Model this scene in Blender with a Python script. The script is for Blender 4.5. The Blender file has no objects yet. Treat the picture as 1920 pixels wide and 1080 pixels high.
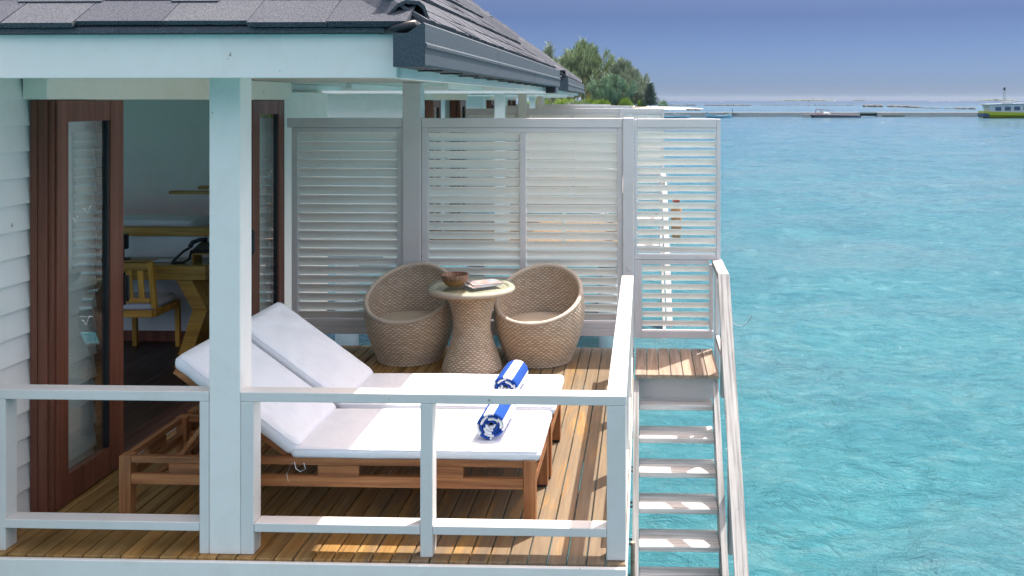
import bpy, bmesh, math, random
import numpy as np
from mathutils import Vector, Matrix, noise
random.seed(7); rs = np.random.RandomState(11)
R = math.radians
sc = bpy.context.scene
C = sc.collection

# ------------------------------------------------------------------ camera, world, sun
F_PX = 1720.0; YAW = math.atan(57/1720)
cam = bpy.data.objects.new('camera', bpy.data.cameras.new('camera')); C.objects.link(cam)
cam.location = (0, 0, 2.25); cam.rotation_euler = (R(90), 0, YAW)
cam.data.sensor_width = 36; cam.data.lens = F_PX/1920*36
cam.data.shift_x = -191/1920; cam.data.shift_y = -352/1920
cam.data.clip_start = 0.05; cam.data.clip_end = 60000
sc.camera = cam

sun_vec = Vector((0.28, 0.33, 1.0)).normalized()
elev = math.asin(sun_vec.z)
w = bpy.data.worlds.new('World'); sc.world = w; w.use_nodes = True
nt = w.node_tree; nt.nodes.clear()
sky = nt.nodes.new('ShaderNodeTexSky'); sky.sky_type = 'NISHITA'; sky.sun_disc = False
sky.sun_elevation = elev; sky.sun_rotation = math.atan2(sun_vec.x, sun_vec.y)
sky.altitude = 0; sky.air_density = 0.8; sky.dust_density = 0.8; sky.ozone_density = 3.0
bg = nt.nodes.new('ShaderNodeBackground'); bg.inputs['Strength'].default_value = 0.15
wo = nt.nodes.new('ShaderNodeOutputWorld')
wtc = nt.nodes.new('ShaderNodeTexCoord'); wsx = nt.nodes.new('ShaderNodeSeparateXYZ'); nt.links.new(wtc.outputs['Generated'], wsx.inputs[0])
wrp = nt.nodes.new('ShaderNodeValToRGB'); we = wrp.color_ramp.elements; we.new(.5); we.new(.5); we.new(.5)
for _e, (_p, _c) in zip(we, ((0.0, (.086, .118, .200)), (.09, (.067, .077, .122)), (.14, (.12, .11, .13)), (.30, (1.05, .74, .50)), (.50, (2.25, 1.45, .88)))): _e.position = _p; _e.color = (*_c, 1)  # sky tint by height; unseen upper sky brightened to lift the shaded faces
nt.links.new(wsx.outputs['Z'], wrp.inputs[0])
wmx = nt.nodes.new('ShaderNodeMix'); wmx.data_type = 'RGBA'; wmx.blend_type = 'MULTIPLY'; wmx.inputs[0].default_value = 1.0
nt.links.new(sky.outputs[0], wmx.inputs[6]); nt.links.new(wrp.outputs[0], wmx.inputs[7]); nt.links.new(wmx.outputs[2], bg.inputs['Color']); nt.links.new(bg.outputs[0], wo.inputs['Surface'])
sl = bpy.data.lights.new('sun', 'SUN'); sl.energy = 2.0; sl.angle = R(0.55); sl.color = (1, .955, .89)
sun = bpy.data.objects.new('sun', sl); C.objects.link(sun)
sun.rotation_euler = sun_vec.to_track_quat('Z', 'Y').to_euler(); sun.location = (5, 6, 20)
sc.view_settings.view_transform = 'Standard'; sc.view_settings.look = 'None'
sc.view_settings.exposure = 2.0; sc.view_settings.gamma = 1; sc.view_settings.use_curve_mapping = False
sc.cycles.max_bounces = 8; sc.cycles.diffuse_bounces = 4; sc.cycles.transparent_max_bounces = 12
sc.cycles.caustics_reflective = False; sc.cycles.caustics_refractive = False

WATER = -1.7

# ------------------------------------------------------------------ materials
def mat(name, col, rough=.6, spec=.5, metal=0.0):
    m = bpy.data.materials.new(name); m.use_nodes = True
    b = m.node_tree.nodes['Principled BSDF']
    b.inputs['Base Color'].default_value = (*col, 1); b.inputs['Roughness'].default_value = rough
    b.inputs['Specular IOR Level'].default_value = spec; b.inputs['Metallic'].default_value = metal
    return m, m.node_tree, b
def nd(nt, typ, **kw):
    n = nt.nodes.new(typ)
    for k, v in kw.items():
        if k in n.inputs: n.inputs[k].default_value = v
        else: setattr(n, k, v)
    return n
def coords(nt, scale=(1, 1, 1), which='Object', rnd=True):
    tc = nd(nt, 'ShaderNodeTexCoord'); mp = nd(nt, 'ShaderNodeMapping')
    mp.inputs['Scale'].default_value = scale
    nt.links.new(tc.outputs[which], mp.inputs['Vector'])
    if rnd:
        oi = nd(nt, 'ShaderNodeObjectInfo'); cm = nd(nt, 'ShaderNodeCombineXYZ')
        ml = nd(nt, 'ShaderNodeMath', operation='MULTIPLY'); ml.inputs[1].default_value = 37.0
        nt.links.new(oi.outputs['Random'], ml.inputs[0])
        for i in range(3): nt.links.new(ml.outputs[0], cm.inputs[i])
        nt.links.new(cm.outputs[0], mp.inputs['Location'])
    return mp.outputs[0]
def ramp(nt, fac, stops):
    r = nd(nt, 'ShaderNodeValToRGB'); e = r.color_ramp.elements
    while len(e) < len(stops): e.new(.5)
    for i, (p, c) in enumerate(stops):
        e[i].position = p; e[i].color = (*c, 1)
    nt.links.new(fac, r.inputs[0]); return r.outputs[0]
def mix(nt, fac, a, b, bt='MIX'):
    m = nd(nt, 'ShaderNodeMix', data_type='RGBA', blend_type=bt)
    if isinstance(fac, float): m.inputs[0].default_value = fac
    else: nt.links.new(fac, m.inputs[0])
    for i, x in ((6, a), (7, b)):
        if isinstance(x, tuple): m.inputs[i].default_value = (*x, 1)
        else: nt.links.new(x, m.inputs[i])
    return m.outputs[2]
def bump(nt, b, h, dist=.002, strength=.5):
    n = nd(nt, 'ShaderNodeBump'); n.inputs['Distance'].default_value = dist; n.inputs['Strength'].default_value = strength
    nt.links.new(h, n.inputs['Height']); nt.links.new(n.outputs[0], b.inputs['Normal']); return n
def noisetex(nt, vec, scale, detail=4, rough=.55, dist=0.0):
    n = nd(nt, 'ShaderNodeTexNoise'); n.inputs['Scale'].default_value = scale
    n.inputs['Detail'].default_value = detail; n.inputs['Roughness'].default_value = rough
    n.inputs['Distortion'].default_value = dist
    nt.links.new(vec, n.inputs['Vector']); return n.outputs['Fac']

def paint(name, c0, c1, rough=.45, grain_axis=None, weather=0.0, gs=None):
    m, nt, b = mat(name, c0, rough)
    v = coords(nt)
    n = noisetex(nt, v, 2.2, 6, .6)
    col = ramp(nt, n, [(.3, c0), (.7, c1)])
    s = (3, 3, 3)
    if grain_axis is not None: s = tuple(2 if i == grain_axis else 60 for i in range(3))
    if gs: s = gs
    g = noisetex(nt, coords(nt, s), 1.0, 5, .6)
    if weather:
        d = ramp(nt, g, [(.38, tuple(x*(1-weather) for x in c0)), (.56, (1, 1, 1))])
        col = mix(nt, .8, col, d, 'MULTIPLY')
    sv = noisetex(nt, v, 23, 3, .5, .6); sm_ = noisetex(nt, v, 3.1, 5, .7, 1.0)
    col = mix(nt, 1.0, col, ramp(nt, sv, [(.22, (.45, .42, .38)), (.27, (1, 1, 1))]), 'MULTIPLY')
    col = mix(nt, .28, col, ramp(nt, sm_, [(.30, (.80, .79, .75)), (.5, (1, 1, 1))]), 'MULTIPLY')
    nt.links.new(col, b.inputs['Base Color'])
    nt.links.new(ramp(nt, sm_, [(.3, (min(rough+.2, 1),)*3), (.6, (rough,)*3)]), b.inputs['Roughness'])
    bump(nt, b, g, .0015, .35)
    return m
M = {}
M['white'] = paint('white_paint', (.80, .77, .73), (.84, .81, .78), .42)
M['white_rail'] = paint('white_timber_paint', (.66, .645, .62), (.71, .69, .67), .4, 0)
M['cream'] = paint('cream_paint', (.84, .80, .70), (.87, .83, .74), .5)
M['siding'] = paint('siding_paint', (.80, .78, .75), (.84, .82, .79), .5)
M['soffit'] = paint('soffit_paint', (.66, .63, .56), (.70, .67, .60), .6)
M['screen'] = paint('grey_screen_paint', (.66, .63, .63), (.71, .68, .69), .45)
M['louver'] = paint('grey_louver_paint', (.87, .83, .79), (.89, .86, .82), .38)
M['weathered'] = paint('weathered_white_timber', (.68, .665, .65), (.78, .765, .75), .65, 0, .22, (1.3, 42, 42))
M['weathered_y'] = paint('weathered_white_rail', (.40, .40, .40), (.50, .49, .48), .6, 1, .12, (55, 1.6, 1.6))
M['pile'] = paint('pile_paint', (.50, .56, .58), (.60, .65, .66), .6)
M['wall_in'] = paint('interior_wall', (.90, .74, .67), (.92, .77, .70), .8)
M['wall_white'] = paint('interior_white', (.62, .63, .68), (.68, .69, .72), .7)
M['concrete'] = paint('concrete', (.30, .31, .31), (.40, .40, .39), .8)
M['sand'] = paint('sand', (.40, .365, .33), (.50, .46, .42), .9)

def wood(name, axis, dark, mid, light, rough=.55, wear=None, scale=1.0, spec=.35):
    m, nt, b = mat(name, mid, rough, spec)
    s = tuple(1.6*scale if i == axis else 34*scale for i in range(3))
    v = coords(nt, s)
    n = noisetex(nt, v, 1.0, 8, .62, .6)
    s2 = tuple(.5*scale if i == axis else 9*scale for i in range(3))
    n2 = noisetex(nt, coords(nt, s2), 1.0, 3, .5, 1.2)
    col = ramp(nt, n, [(.30, dark), (.5, mid), (.72, light)])
    col = mix(nt, .55, col, ramp(nt, n2, [(.3, (.55, .52, .5)), (.7, (1.15, 1.12, 1.08))]), 'MULTIPLY')
    oi = nd(nt, 'ShaderNodeObjectInfo')
    col = mix(nt, 1.0, col, ramp(nt, oi.outputs['Random'], [(0, (.78, .80, .82)), (.5, (1, .98, .95)), (1, (1.15, 1.08, 1.0))]), 'MULTIPLY')
    if wear:
        geo = nd(nt, 'ShaderNodeNewGeometry')
        mp = nd(nt, 'ShaderNodeMapping'); mp.inputs['Scale'].default_value = tuple(.9 if i == axis else 5 for i in range(3))
        nt.links.new(geo.outputs['Position'], mp.inputs['Vector'])
        wn = noisetex(nt, mp.outputs[0], 1.6, 7, .65, .8)
        sx = nd(nt, 'ShaderNodeSeparateXYZ'); nt.links.new(geo.outputs['Position'], sx.inputs[0])
        mr = nd(nt, 'ShaderNodeMapRange'); mr.inputs['From Min'].default_value = wear[0]; mr.inputs['From Max'].default_value = wear[1]
        mr.inputs['To Min'].default_value = -.26; mr.inputs['To Max'].default_value = .22
        nt.links.new(sx.outputs['X'], mr.inputs['Value'])
        ad = nd(nt, 'ShaderNodeMath', operation='ADD'); nt.links.new(wn, ad.inputs[0]); nt.links.new(mr.outputs[0], ad.inputs[1])
        wf = ramp(nt, ad.outputs[0], [(.42, (0, 0, 0)), (.62, (1, 1, 1))])
        wm = mix(nt, n, (.10, .075, .052), (.22, .18, .13))
        wmf = nd(nt, 'ShaderNodeMath', operation='MULTIPLY'); wmf.inputs[1].default_value = .82
        nt.links.new(wf, wmf.inputs[0])
        col = mix(nt, wmf.outputs[0], col, wm)
    nt.links.new(col, b.inputs['Base Color'])
    rr = ramp(nt, n, [(.3, (rough+.12,)*3), (.7, (rough-.08,)*3)])
    nt.links.new(rr, b.inputs['Roughness'])
    bump(nt, b, n, .0016, .5)
    return m
M['deck'] = wood('deck_wood', 1, (.20, .105, .032), (.35, .205, .068), (.43, .28, .12), .5, wear=(-2.6, -.1))
M['deck_grey'] = wood('deck_wood_weathered', 1, (.22, .165, .125), (.36, .275, .215), (.48, .38, .31), .6)
M['teak'] = wood('teak_x', 0, (.15, .055, .022), (.31, .13, .052), (.44, .22, .095), .45)
M['teak_y'] = wood('teak_y', 1, (.14, .052, .022), (.28, .12, .05), (.40, .195, .088), .45)
M['teak_z'] = wood('teak_z', 2, (.15, .055, .022), (.32, .135, .055), (.45, .225, .10), .45)
M['mahog'] = wood('mahogany', 2, (.135, .048, .030), (.175, .064, .042), (.22, .085, .056), .38, scale=.6)
M['mahog_y'] = wood('mahogany_y', 1, (.035, .012, .010), (.07, .026, .020), (.11, .042, .034), .4, scale=.6)
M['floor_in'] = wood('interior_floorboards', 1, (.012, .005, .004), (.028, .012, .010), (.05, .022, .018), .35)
M['oak'] = wood('golden_oak', 0, (.34, .16, .025), (.52, .27, .05), (.62, .35, .09), .4)
M['oak_z'] = wood('golden_oak_z', 2, (.38, .18, .025), (.58, .31, .06), (.68, .40, .11), .4)

def roofmat():
    m, nt, b = mat('granulated_shingle', (.09, .10, .13), .85, .35)
    v = coords(nt, (1, 1, 1))
    n = noisetex(nt, v, 300, 2, .6)
    n2 = noisetex(nt, v, 4, 4, .6)
    col = ramp(nt, n, [(.38, (.022, .026, .034)), (.5, (.054, .063, .080)), (.66, (.16, .175, .205))])
    col = mix(nt, .6, col, ramp(nt, n2, [(.3, (.8, .84, .9)), (.7, (1.15, 1.12, 1.1))]), 'MULTIPLY')
    oi = nd(nt, 'ShaderNodeObjectInfo')
    col = mix(nt, 1.0, col, ramp(nt, oi.outputs['Random'], [(0, (.78, .80, .85)), (.5, (1, 1, 1.03)), (1, (1.2, 1.18, 1.16))]), 'MULTIPLY')
    nt.links.new(col, b.inputs['Base Color']); bump(nt, b, n, .002, .7); return m
M['roof'] = roofmat()
def guttermat():
    m, nt, b = mat('granulated_gutter', (.06, .08, .10), .6, .4)
    v = coords(nt); n = noisetex(nt, v, 260, 2, .6)
    col = ramp(nt, n, [(.40, (.028, .045, .06)), (.55, (.05, .073, .092)), (.70, (.13, .16, .19))])
    nt.links.new(col, b.inputs['Base Color']); bump(nt, b, n, .001, .4); return m
M['gutter'] = guttermat()
M['dark'] = mat('dark_rubber', (.012, .014, .02), .35)[0]
M['black'] = mat('black_plastic', (.01, .011, .014), .3)[0]
M['metal'] = mat('metal', (.55, .57, .6), .3, .5, 1.0)[0]
M['brass'] = mat('brass', (.75, .52, .18), .35, .5, 1.0)[0]
M['bird'] = mat('white_sticker', (.8, .8, .8), .5)[0]
M['whiteplastic'] = mat('white_plastic', (.75, .75, .74), .4)[0]

def fabric(name, c0, c1, sc_=900, rough=.85):
    m, nt, b = mat(name, c0, rough, .2)
    v = coords(nt); n = noisetex(nt, v, sc_, 2); n2 = noisetex(nt, v, 7, 5, .6)
    nt.links.new(ramp(nt, n2, [(.3, c0), (.7, c1)]), b.inputs['Base Color'])
    b.inputs['Sheen Weight'].default_value = .1
    a = nd(nt, 'ShaderNodeMath', operation='MULTIPLY_ADD'); a.inputs[1].default_value = .12
    nt.links.new(n, a.inputs[0]); nt.links.new(noisetex(nt, v, 14, 5, .65, .8), a.inputs[2])
    bump(nt, b, a.outputs[0], .010, .55); return m
M['canvas'] = fabric('white_canvas', (.76, .78, .84), (.80, .82, .87))
M['beige'] = fabric('beige_canvas', (.50, .43, .33), (.55, .48, .38))
M['seatcloth'] = fabric('pale_seat_cloth', (.55, .56, .66), (.60, .61, .70))

def wicker():
    m, nt, b = mat('woven_resin_wicker', (.4, .33, .26), .55, .35)
    uv = nd(nt, 'ShaderNodeUVMap'); uv.uv_map = 'UVMap'
    at = nd(nt, 'ShaderNodeVertexColor'); at.layer_name = 'relief'
    sp = nd(nt, 'ShaderNodeMapping'); sp.inputs['Scale'].default_value = (.5, 1, 1); nt.links.new(uv.outputs[0], sp.inputs[0])
    fl = nd(nt, 'ShaderNodeVectorMath', operation='FLOOR'); nt.links.new(sp.outputs[0], fl.inputs[0])
    wn = nd(nt, 'ShaderNodeTexWhiteNoise', noise_dimensions='2D'); nt.links.new(fl.outputs[0], wn.inputs['Vector'])
    base = ramp(nt, wn.outputs['Value'], [(0, (.66, .55, .43)), (.5, (.80, .69, .56)), (1, (.90, .82, .70))])
    n2 = noisetex(nt, coords(nt), 3.5, 3, .6)
    base = mix(nt, .8, base, ramp(nt, n2, [(.35, (.86, .84, .86)), (.62, (1.1, 1.03, .95))]), 'MULTIPLY')
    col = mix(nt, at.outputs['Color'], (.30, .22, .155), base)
    nt.links.new(col, b.inputs['Base Color'])
    return m
M['wicker'] = wicker()
M['wicker_rim'] = mat('wicker_rim', (.47, .38, .29), .55)[0]
def rimmat():
    m, nt, b = mat('braided_wicker_rim', (.5, .42, .33), .55)
    uv = nd(nt, 'ShaderNodeUVMap'); uv.uv_map = 'UVMap'
    wv = nd(nt, 'ShaderNodeTexWave'); wv.inputs['Scale'].default_value = 1.0; wv.inputs['Distortion'].default_value = .6
    nt.links.new(uv.outputs[0], wv.inputs[0])
    nt.links.new(ramp(nt, wv.outputs['Fac'], [(.1, (.40, .31, .23)), (.45, (.76, .65, .54))]), b.inputs['Base Color'])
    bump(nt, b, wv.outputs['Fac'], .003, .6); return m
M['rim'] = rimmat()

def glass(name, tint=(.9, .95, .95), gl=.25, fm=1.6):
    m = bpy.data.materials.new(name); m.use_nodes = True; nt = m.node_tree; nt.nodes.clear()
    o = nd(nt, 'ShaderNodeOutputMaterial'); t = nd(nt, 'ShaderNodeBsdfTransparent'); t.inputs[0].default_value = (*tint, 1)
    g = nd(nt, 'ShaderNodeBsdfGlossy'); g.inputs['Roughness'].default_value = .01
    fr = nd(nt, 'ShaderNodeFresnel'); fr.inputs[0].default_value = 1.55
    ad = nd(nt, 'ShaderNodeMath', operation='MULTIPLY_ADD'); ad.inputs[1].default_value = fm; ad.inputs[2].default_value = gl
    ad.use_clamp = True
    nt.links.new(fr.outputs[0], ad.inputs[0])
    ge = nd(nt, 'ShaderNodeNewGeometry'); fr_ = nd(nt, 'ShaderNodeMath', operation='SUBTRACT'); fr_.inputs[0].default_value = 1.0; nt.links.new(ge.outputs['Backfacing'], fr_.inputs[1])
    ml = nd(nt, 'ShaderNodeMath', operation='MULTIPLY'); nt.links.new(ad.outputs[0], ml.inputs[0]); nt.links.new(fr_.outputs[0], ml.inputs[1])   # the rear face of the pane adds no second mirror
    mx = nd(nt, 'ShaderNodeMixShader'); nt.links.new(ml.outputs[0], mx.inputs[0])
    nt.links.new(t.outputs[0], mx.inputs[1]); nt.links.new(g.outputs[0], mx.inputs[2]); nt.links.new(mx.outputs[0], o.inputs[0])
    return m
M['glass'] = glass('door_glass', gl=.13)
M['tableglass'] = glass('table_glass', (.92, .97, .95), .0, .7)

def towelmat():
    m, nt, b = mat('striped_terry', (.8, .8, .8), .95, .1)
    uv = nd(nt, 'ShaderNodeUVMap'); uv.uv_map = 'UVMap'; sx = nd(nt, 'ShaderNodeSeparateXYZ'); nt.links.new(uv.outputs[0], sx.inputs[0])
    fr = nd(nt, 'ShaderNodeMath', operation='FRACT'); nt.links.new(sx.outputs['X'], fr.inputs[0])
    st = nd(nt, 'ShaderNodeMath', operation='GREATER_THAN'); st.inputs[1].default_value = .5; nt.links.new(fr.outputs[0], st.inputs[0])
    n = noisetex(nt, coords(nt), 320, 3)
    white = ramp(nt, n, [(.3, (.70, .73, .80)), (.6, (.86, .87, .90))]); blue = ramp(nt, n, [(.3, (.012, .05, .26)), (.65, (.03, .10, .42))])
    nt.links.new(mix(nt, st.outputs[0], white, blue), b.inputs['Base Color'])
    bump(nt, b, n, .006, .8); return m
M['towel'] = towelmat()

# ------------------------------------------------------------------ mesh helpers
class B:
    """collects boxes and tubes into one bmesh"""
    def __init__(s): s.bm = bmesh.new()
    def box(s, x0, x1, y0, y1, z0, z1, bev=.003, rot=None, about=None):
        b = bmesh.new()
        bmesh.ops.create_cube(b, size=1)
        for v in b.verts:
            v.co = Vector(((x0+x1)/2+v.co.x*(x1-x0), (y0+y1)/2+v.co.y*(y1-y0), (z0+z1)/2+v.co.z*(z1-z0)))
        if bev:
            bev = min(bev, .3*min(abs(x1-x0), abs(y1-y0), abs(z1-z0)))
            bmesh.ops.bevel(b, geom=list(b.edges), offset=bev, segments=1, affect='EDGES')
        if rot is not None:
            c = Vector(about) if about else Vector(((x0+x1)/2, (y0+y1)/2, (z0+z1)/2))
            for v in b.verts: v.co = c + rot @ (v.co-c)
        s.add(b); return s
    def add(s, b):
        me = bpy.data.meshes.new('t'); b.to_mesh(me); b.free(); s.bm.from_mesh(me); bpy.data.meshes.remove(me)
    def beam(s, p, q, wx, wz, up=(0, 0, 1), bev=.002):
        p = Vector(p); q = Vector(q); d = (q-p); L = d.length; y = d.normalized()
        x = y.cross(Vector(up)).normalized(); z = x.cross(y)
        b = bmesh.new(); bmesh.ops.create_cube(b, size=1)
        for v in b.verts: v.co = Vector((v.co.x*wx, v.co.y*L, v.co.z*wz))
        if bev: bmesh.ops.bevel(b, geom=list(b.edges), offset=min(bev, .3*min(wx, wz)), segments=1, affect='EDGES')
        mt = Matrix((x, y, z)).transposed(); c = (p+q)/2
        for v in b.verts: v.co = c + mt @ v.co
        s.add(b); return s
    def prism(s, poly, axis, a0, a1):
        """poly: 2D points; extrude along axis 0/1/2"""
        def P3(p, a):
            if axis == 0: return (a, p[0], p[1])
            if axis == 1: return (p[0], a, p[1])
            return (p[0], p[1], a)
        v0 = [s.bm.verts.new(P3(p, a0)) for p in poly]; v1 = [s.bm.verts.new(P3(p, a1)) for p in poly]
        n = len(poly); s.bm.faces.new(v0[::-1]); s.bm.faces.new(v1)
        for i in range(n): s.bm.faces.new((v0[i], v0[(i+1) % n], v1[(i+1) % n], v1[i]))
        bmesh.ops.recalc_face_normals(s.bm, faces=s.bm.faces); return s
    def tube(s, pts, r, seg=8):
        pts = [Vector(p) for p in pts]; rings = []
        for i, p in enumerate(pts):
            t = (pts[min(i+1, len(pts)-1)]-pts[max(i-1, 0)]).normalized()
            u = t.cross(Vector((0, 0, 1)) if abs(t.z) < .9 else Vector((1, 0, 0))).normalized(); v = t.cross(u)
            rr = r[i] if isinstance(r, (list, tuple)) else r
            rings.append([s.bm.verts.new(p+u*math.cos(a)*rr+v*math.sin(a)*rr) for a in [2*math.pi*k/seg for k in range(seg)]])
        for i in range(len(rings)-1):
            for k in range(seg): s.bm.faces.new((rings[i][k], rings[i][(k+1) % seg], rings[i+1][(k+1) % seg], rings[i+1][k]))
        s.bm.faces.new(rings[0][::-1]); s.bm.faces.new(rings[-1])
        bmesh.ops.recalc_face_normals(s.bm, faces=s.bm.faces); return s
    def lathe(s, prof, c=(0, 0, 0), seg=32, cap=True):
        c = Vector(c); rings = [[s.bm.verts.new(c+Vector((r*math.cos(a), r*math.sin(a), z))) for a in [2*math.pi*k/seg for k in range(seg)]] for r, z in prof]
        for i in range(len(rings)-1):
            for k in range(seg): s.bm.faces.new((rings[i][k], rings[i][(k+1) % seg], rings[i+1][(k+1) % seg], rings[i+1][k]))
        if cap:
            s.bm.faces.new(rings[0][::-1]); s.bm.faces.new(rings[-1])
        bmesh.ops.recalc_face_normals(s.bm, faces=s.bm.faces); return s
    def mesh(s, name):
        me = bpy.data.meshes.new(name); s.bm.to_mesh(me); s.bm.free(); return me

OFF = {}   # accumulated world position of parents (unrotated while building)
def wpos(o):
    return OFF.get(o.name, Vector((0, 0, 0))) if o else Vector((0, 0, 0))
def link(name, me, m, parent=None, loc=(0, 0, 0), smooth=False):
    """me in world coordinates (plus loc); it is re-centred on its own middle"""
    n = len(me.vertices); co = np.empty(n*3); me.vertices.foreach_get('co', co); co = co.reshape(-1, 3)
    c = (co.max(0)+co.min(0))/2; co -= c; me.vertices.foreach_set('co', co.ravel()); me.update()
    o = bpy.data.objects.new(name, me); C.objects.link(o)
    if m is not None and not me.materials: me.materials.append(m)
    if smooth: me.polygons.foreach_set('use_smooth', [True]*len(me.polygons))
    W = Vector(c)+Vector(loc); OFF[o.name] = W; o.parent = parent; o.location = W-wpos(parent)
    return o
def obj(name, b, m, parent=None, smooth=False): return link(name, b.mesh(name), m, parent, smooth=smooth)
def inst(src, W, parent, rot=None, name=None):
    o = src.copy(); C.objects.link(o); o.name = name or src.name.split('.')[0]
    for k in list(o.keys()):
        if k in ('label', 'category', 'group'): del o[k]
    OFF[o.name] = Vector(W); o.parent = parent; o.location = Vector(W)-wpos(parent)
    if rot is not None: o.rotation_euler = rot
    return o
def piping_mesh(L, W, T, inset, z, xf, cr=.05):
    b = B(); pts = []
    for cx_, cy_, a0 in ((1, 1, 0), (-1, 1, 90), (-1, -1, 180), (1, -1, 270)):
        for k in range(6):
            a = R(a0+18*k); pts.append(Vector((cx_*(L/2-cr)+math.cos(a)*(cr-inset), cy_*(W/2-cr)+math.sin(a)*(cr-inset), z)))
    dense = []
    for p, q in zip(pts, pts[1:]+pts[:1]):
        n = max(1, int((q-p).length/.05))
        for k in range(n): v = p.lerp(q, k/n); dense.append(v+Vector((0, 0, .0018*noise.noise(v*14))))
    dense.append(dense[0].copy()); b.tube([xf @ v for v in dense], .0018, 6); return b
def thing(name, label, cat, loc=(0, 0, 0), group=None):
    o = bpy.data.objects.new(name, None); C.objects.link(o); o.location = loc; o.empty_display_size = .2
    OFF[o.name] = Vector(loc); o['label'] = label; o['category'] = cat
    if group: o['group'] = group
    return o
def tag(o, label, cat, group=None):
    o['label'] = label; o['category'] = cat
    if group: o['group'] = group
    return o
def bx(name, m, parent, x0, x1, y0, y1, z0, z1, bev=.003):
    return obj(name, B().box(x0, x1, y0, y1, z0, z1, bev), m, parent)
def copy_tree(o, parent=None):
    c = o.copy(); C.objects.link(c); c.parent = parent
    for ch in list(o.children): copy_tree(ch, c)
    return c
def npmesh(name, V, Fq, uv=None, col=None):
    me = bpy.data.meshes.new(name); V = np.asarray(V, float); Fq = np.asarray(Fq, np.int32); k = Fq.shape[1]
    me.vertices.add(len(V)); me.vertices.foreach_set('co', V.ravel())
    me.loops.add(Fq.size); me.loops.foreach_set('vertex_index', Fq.ravel())
    me.polygons.add(len(Fq)); me.polygons.foreach_set('loop_start', np.arange(0, Fq.size, k)); me.polygons.foreach_set('loop_total', np.full(len(Fq), k))
    me.update(calc_edges=True)
    if uv is not None:
        l = me.uv_layers.new(name='UVMap'); l.data.foreach_set('uv', np.asarray(uv)[Fq.ravel()].ravel())
    if col is not None:
        a = me.color_attributes.new('relief', 'FLOAT_COLOR', 'POINT'); c4 = np.ones((len(V), 4)); c4[:, :3] = np.asarray(col)[:, None]
        a.data.foreach_set('color', c4.ravel())
    return me
def grid_faces(nu, nv, wrap_u=False):
    U = nu if wrap_u else nu-1
    i, j = np.meshgrid(np.arange(U), np.arange(nv-1), indexing='ij'); i = i.ravel(); j = j.ravel(); i2 = (i+1) % nu
    return np.stack([i*nv+j, i2*nv+j, i2*nv+j+1, i*nv+j+1], 1)

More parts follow.
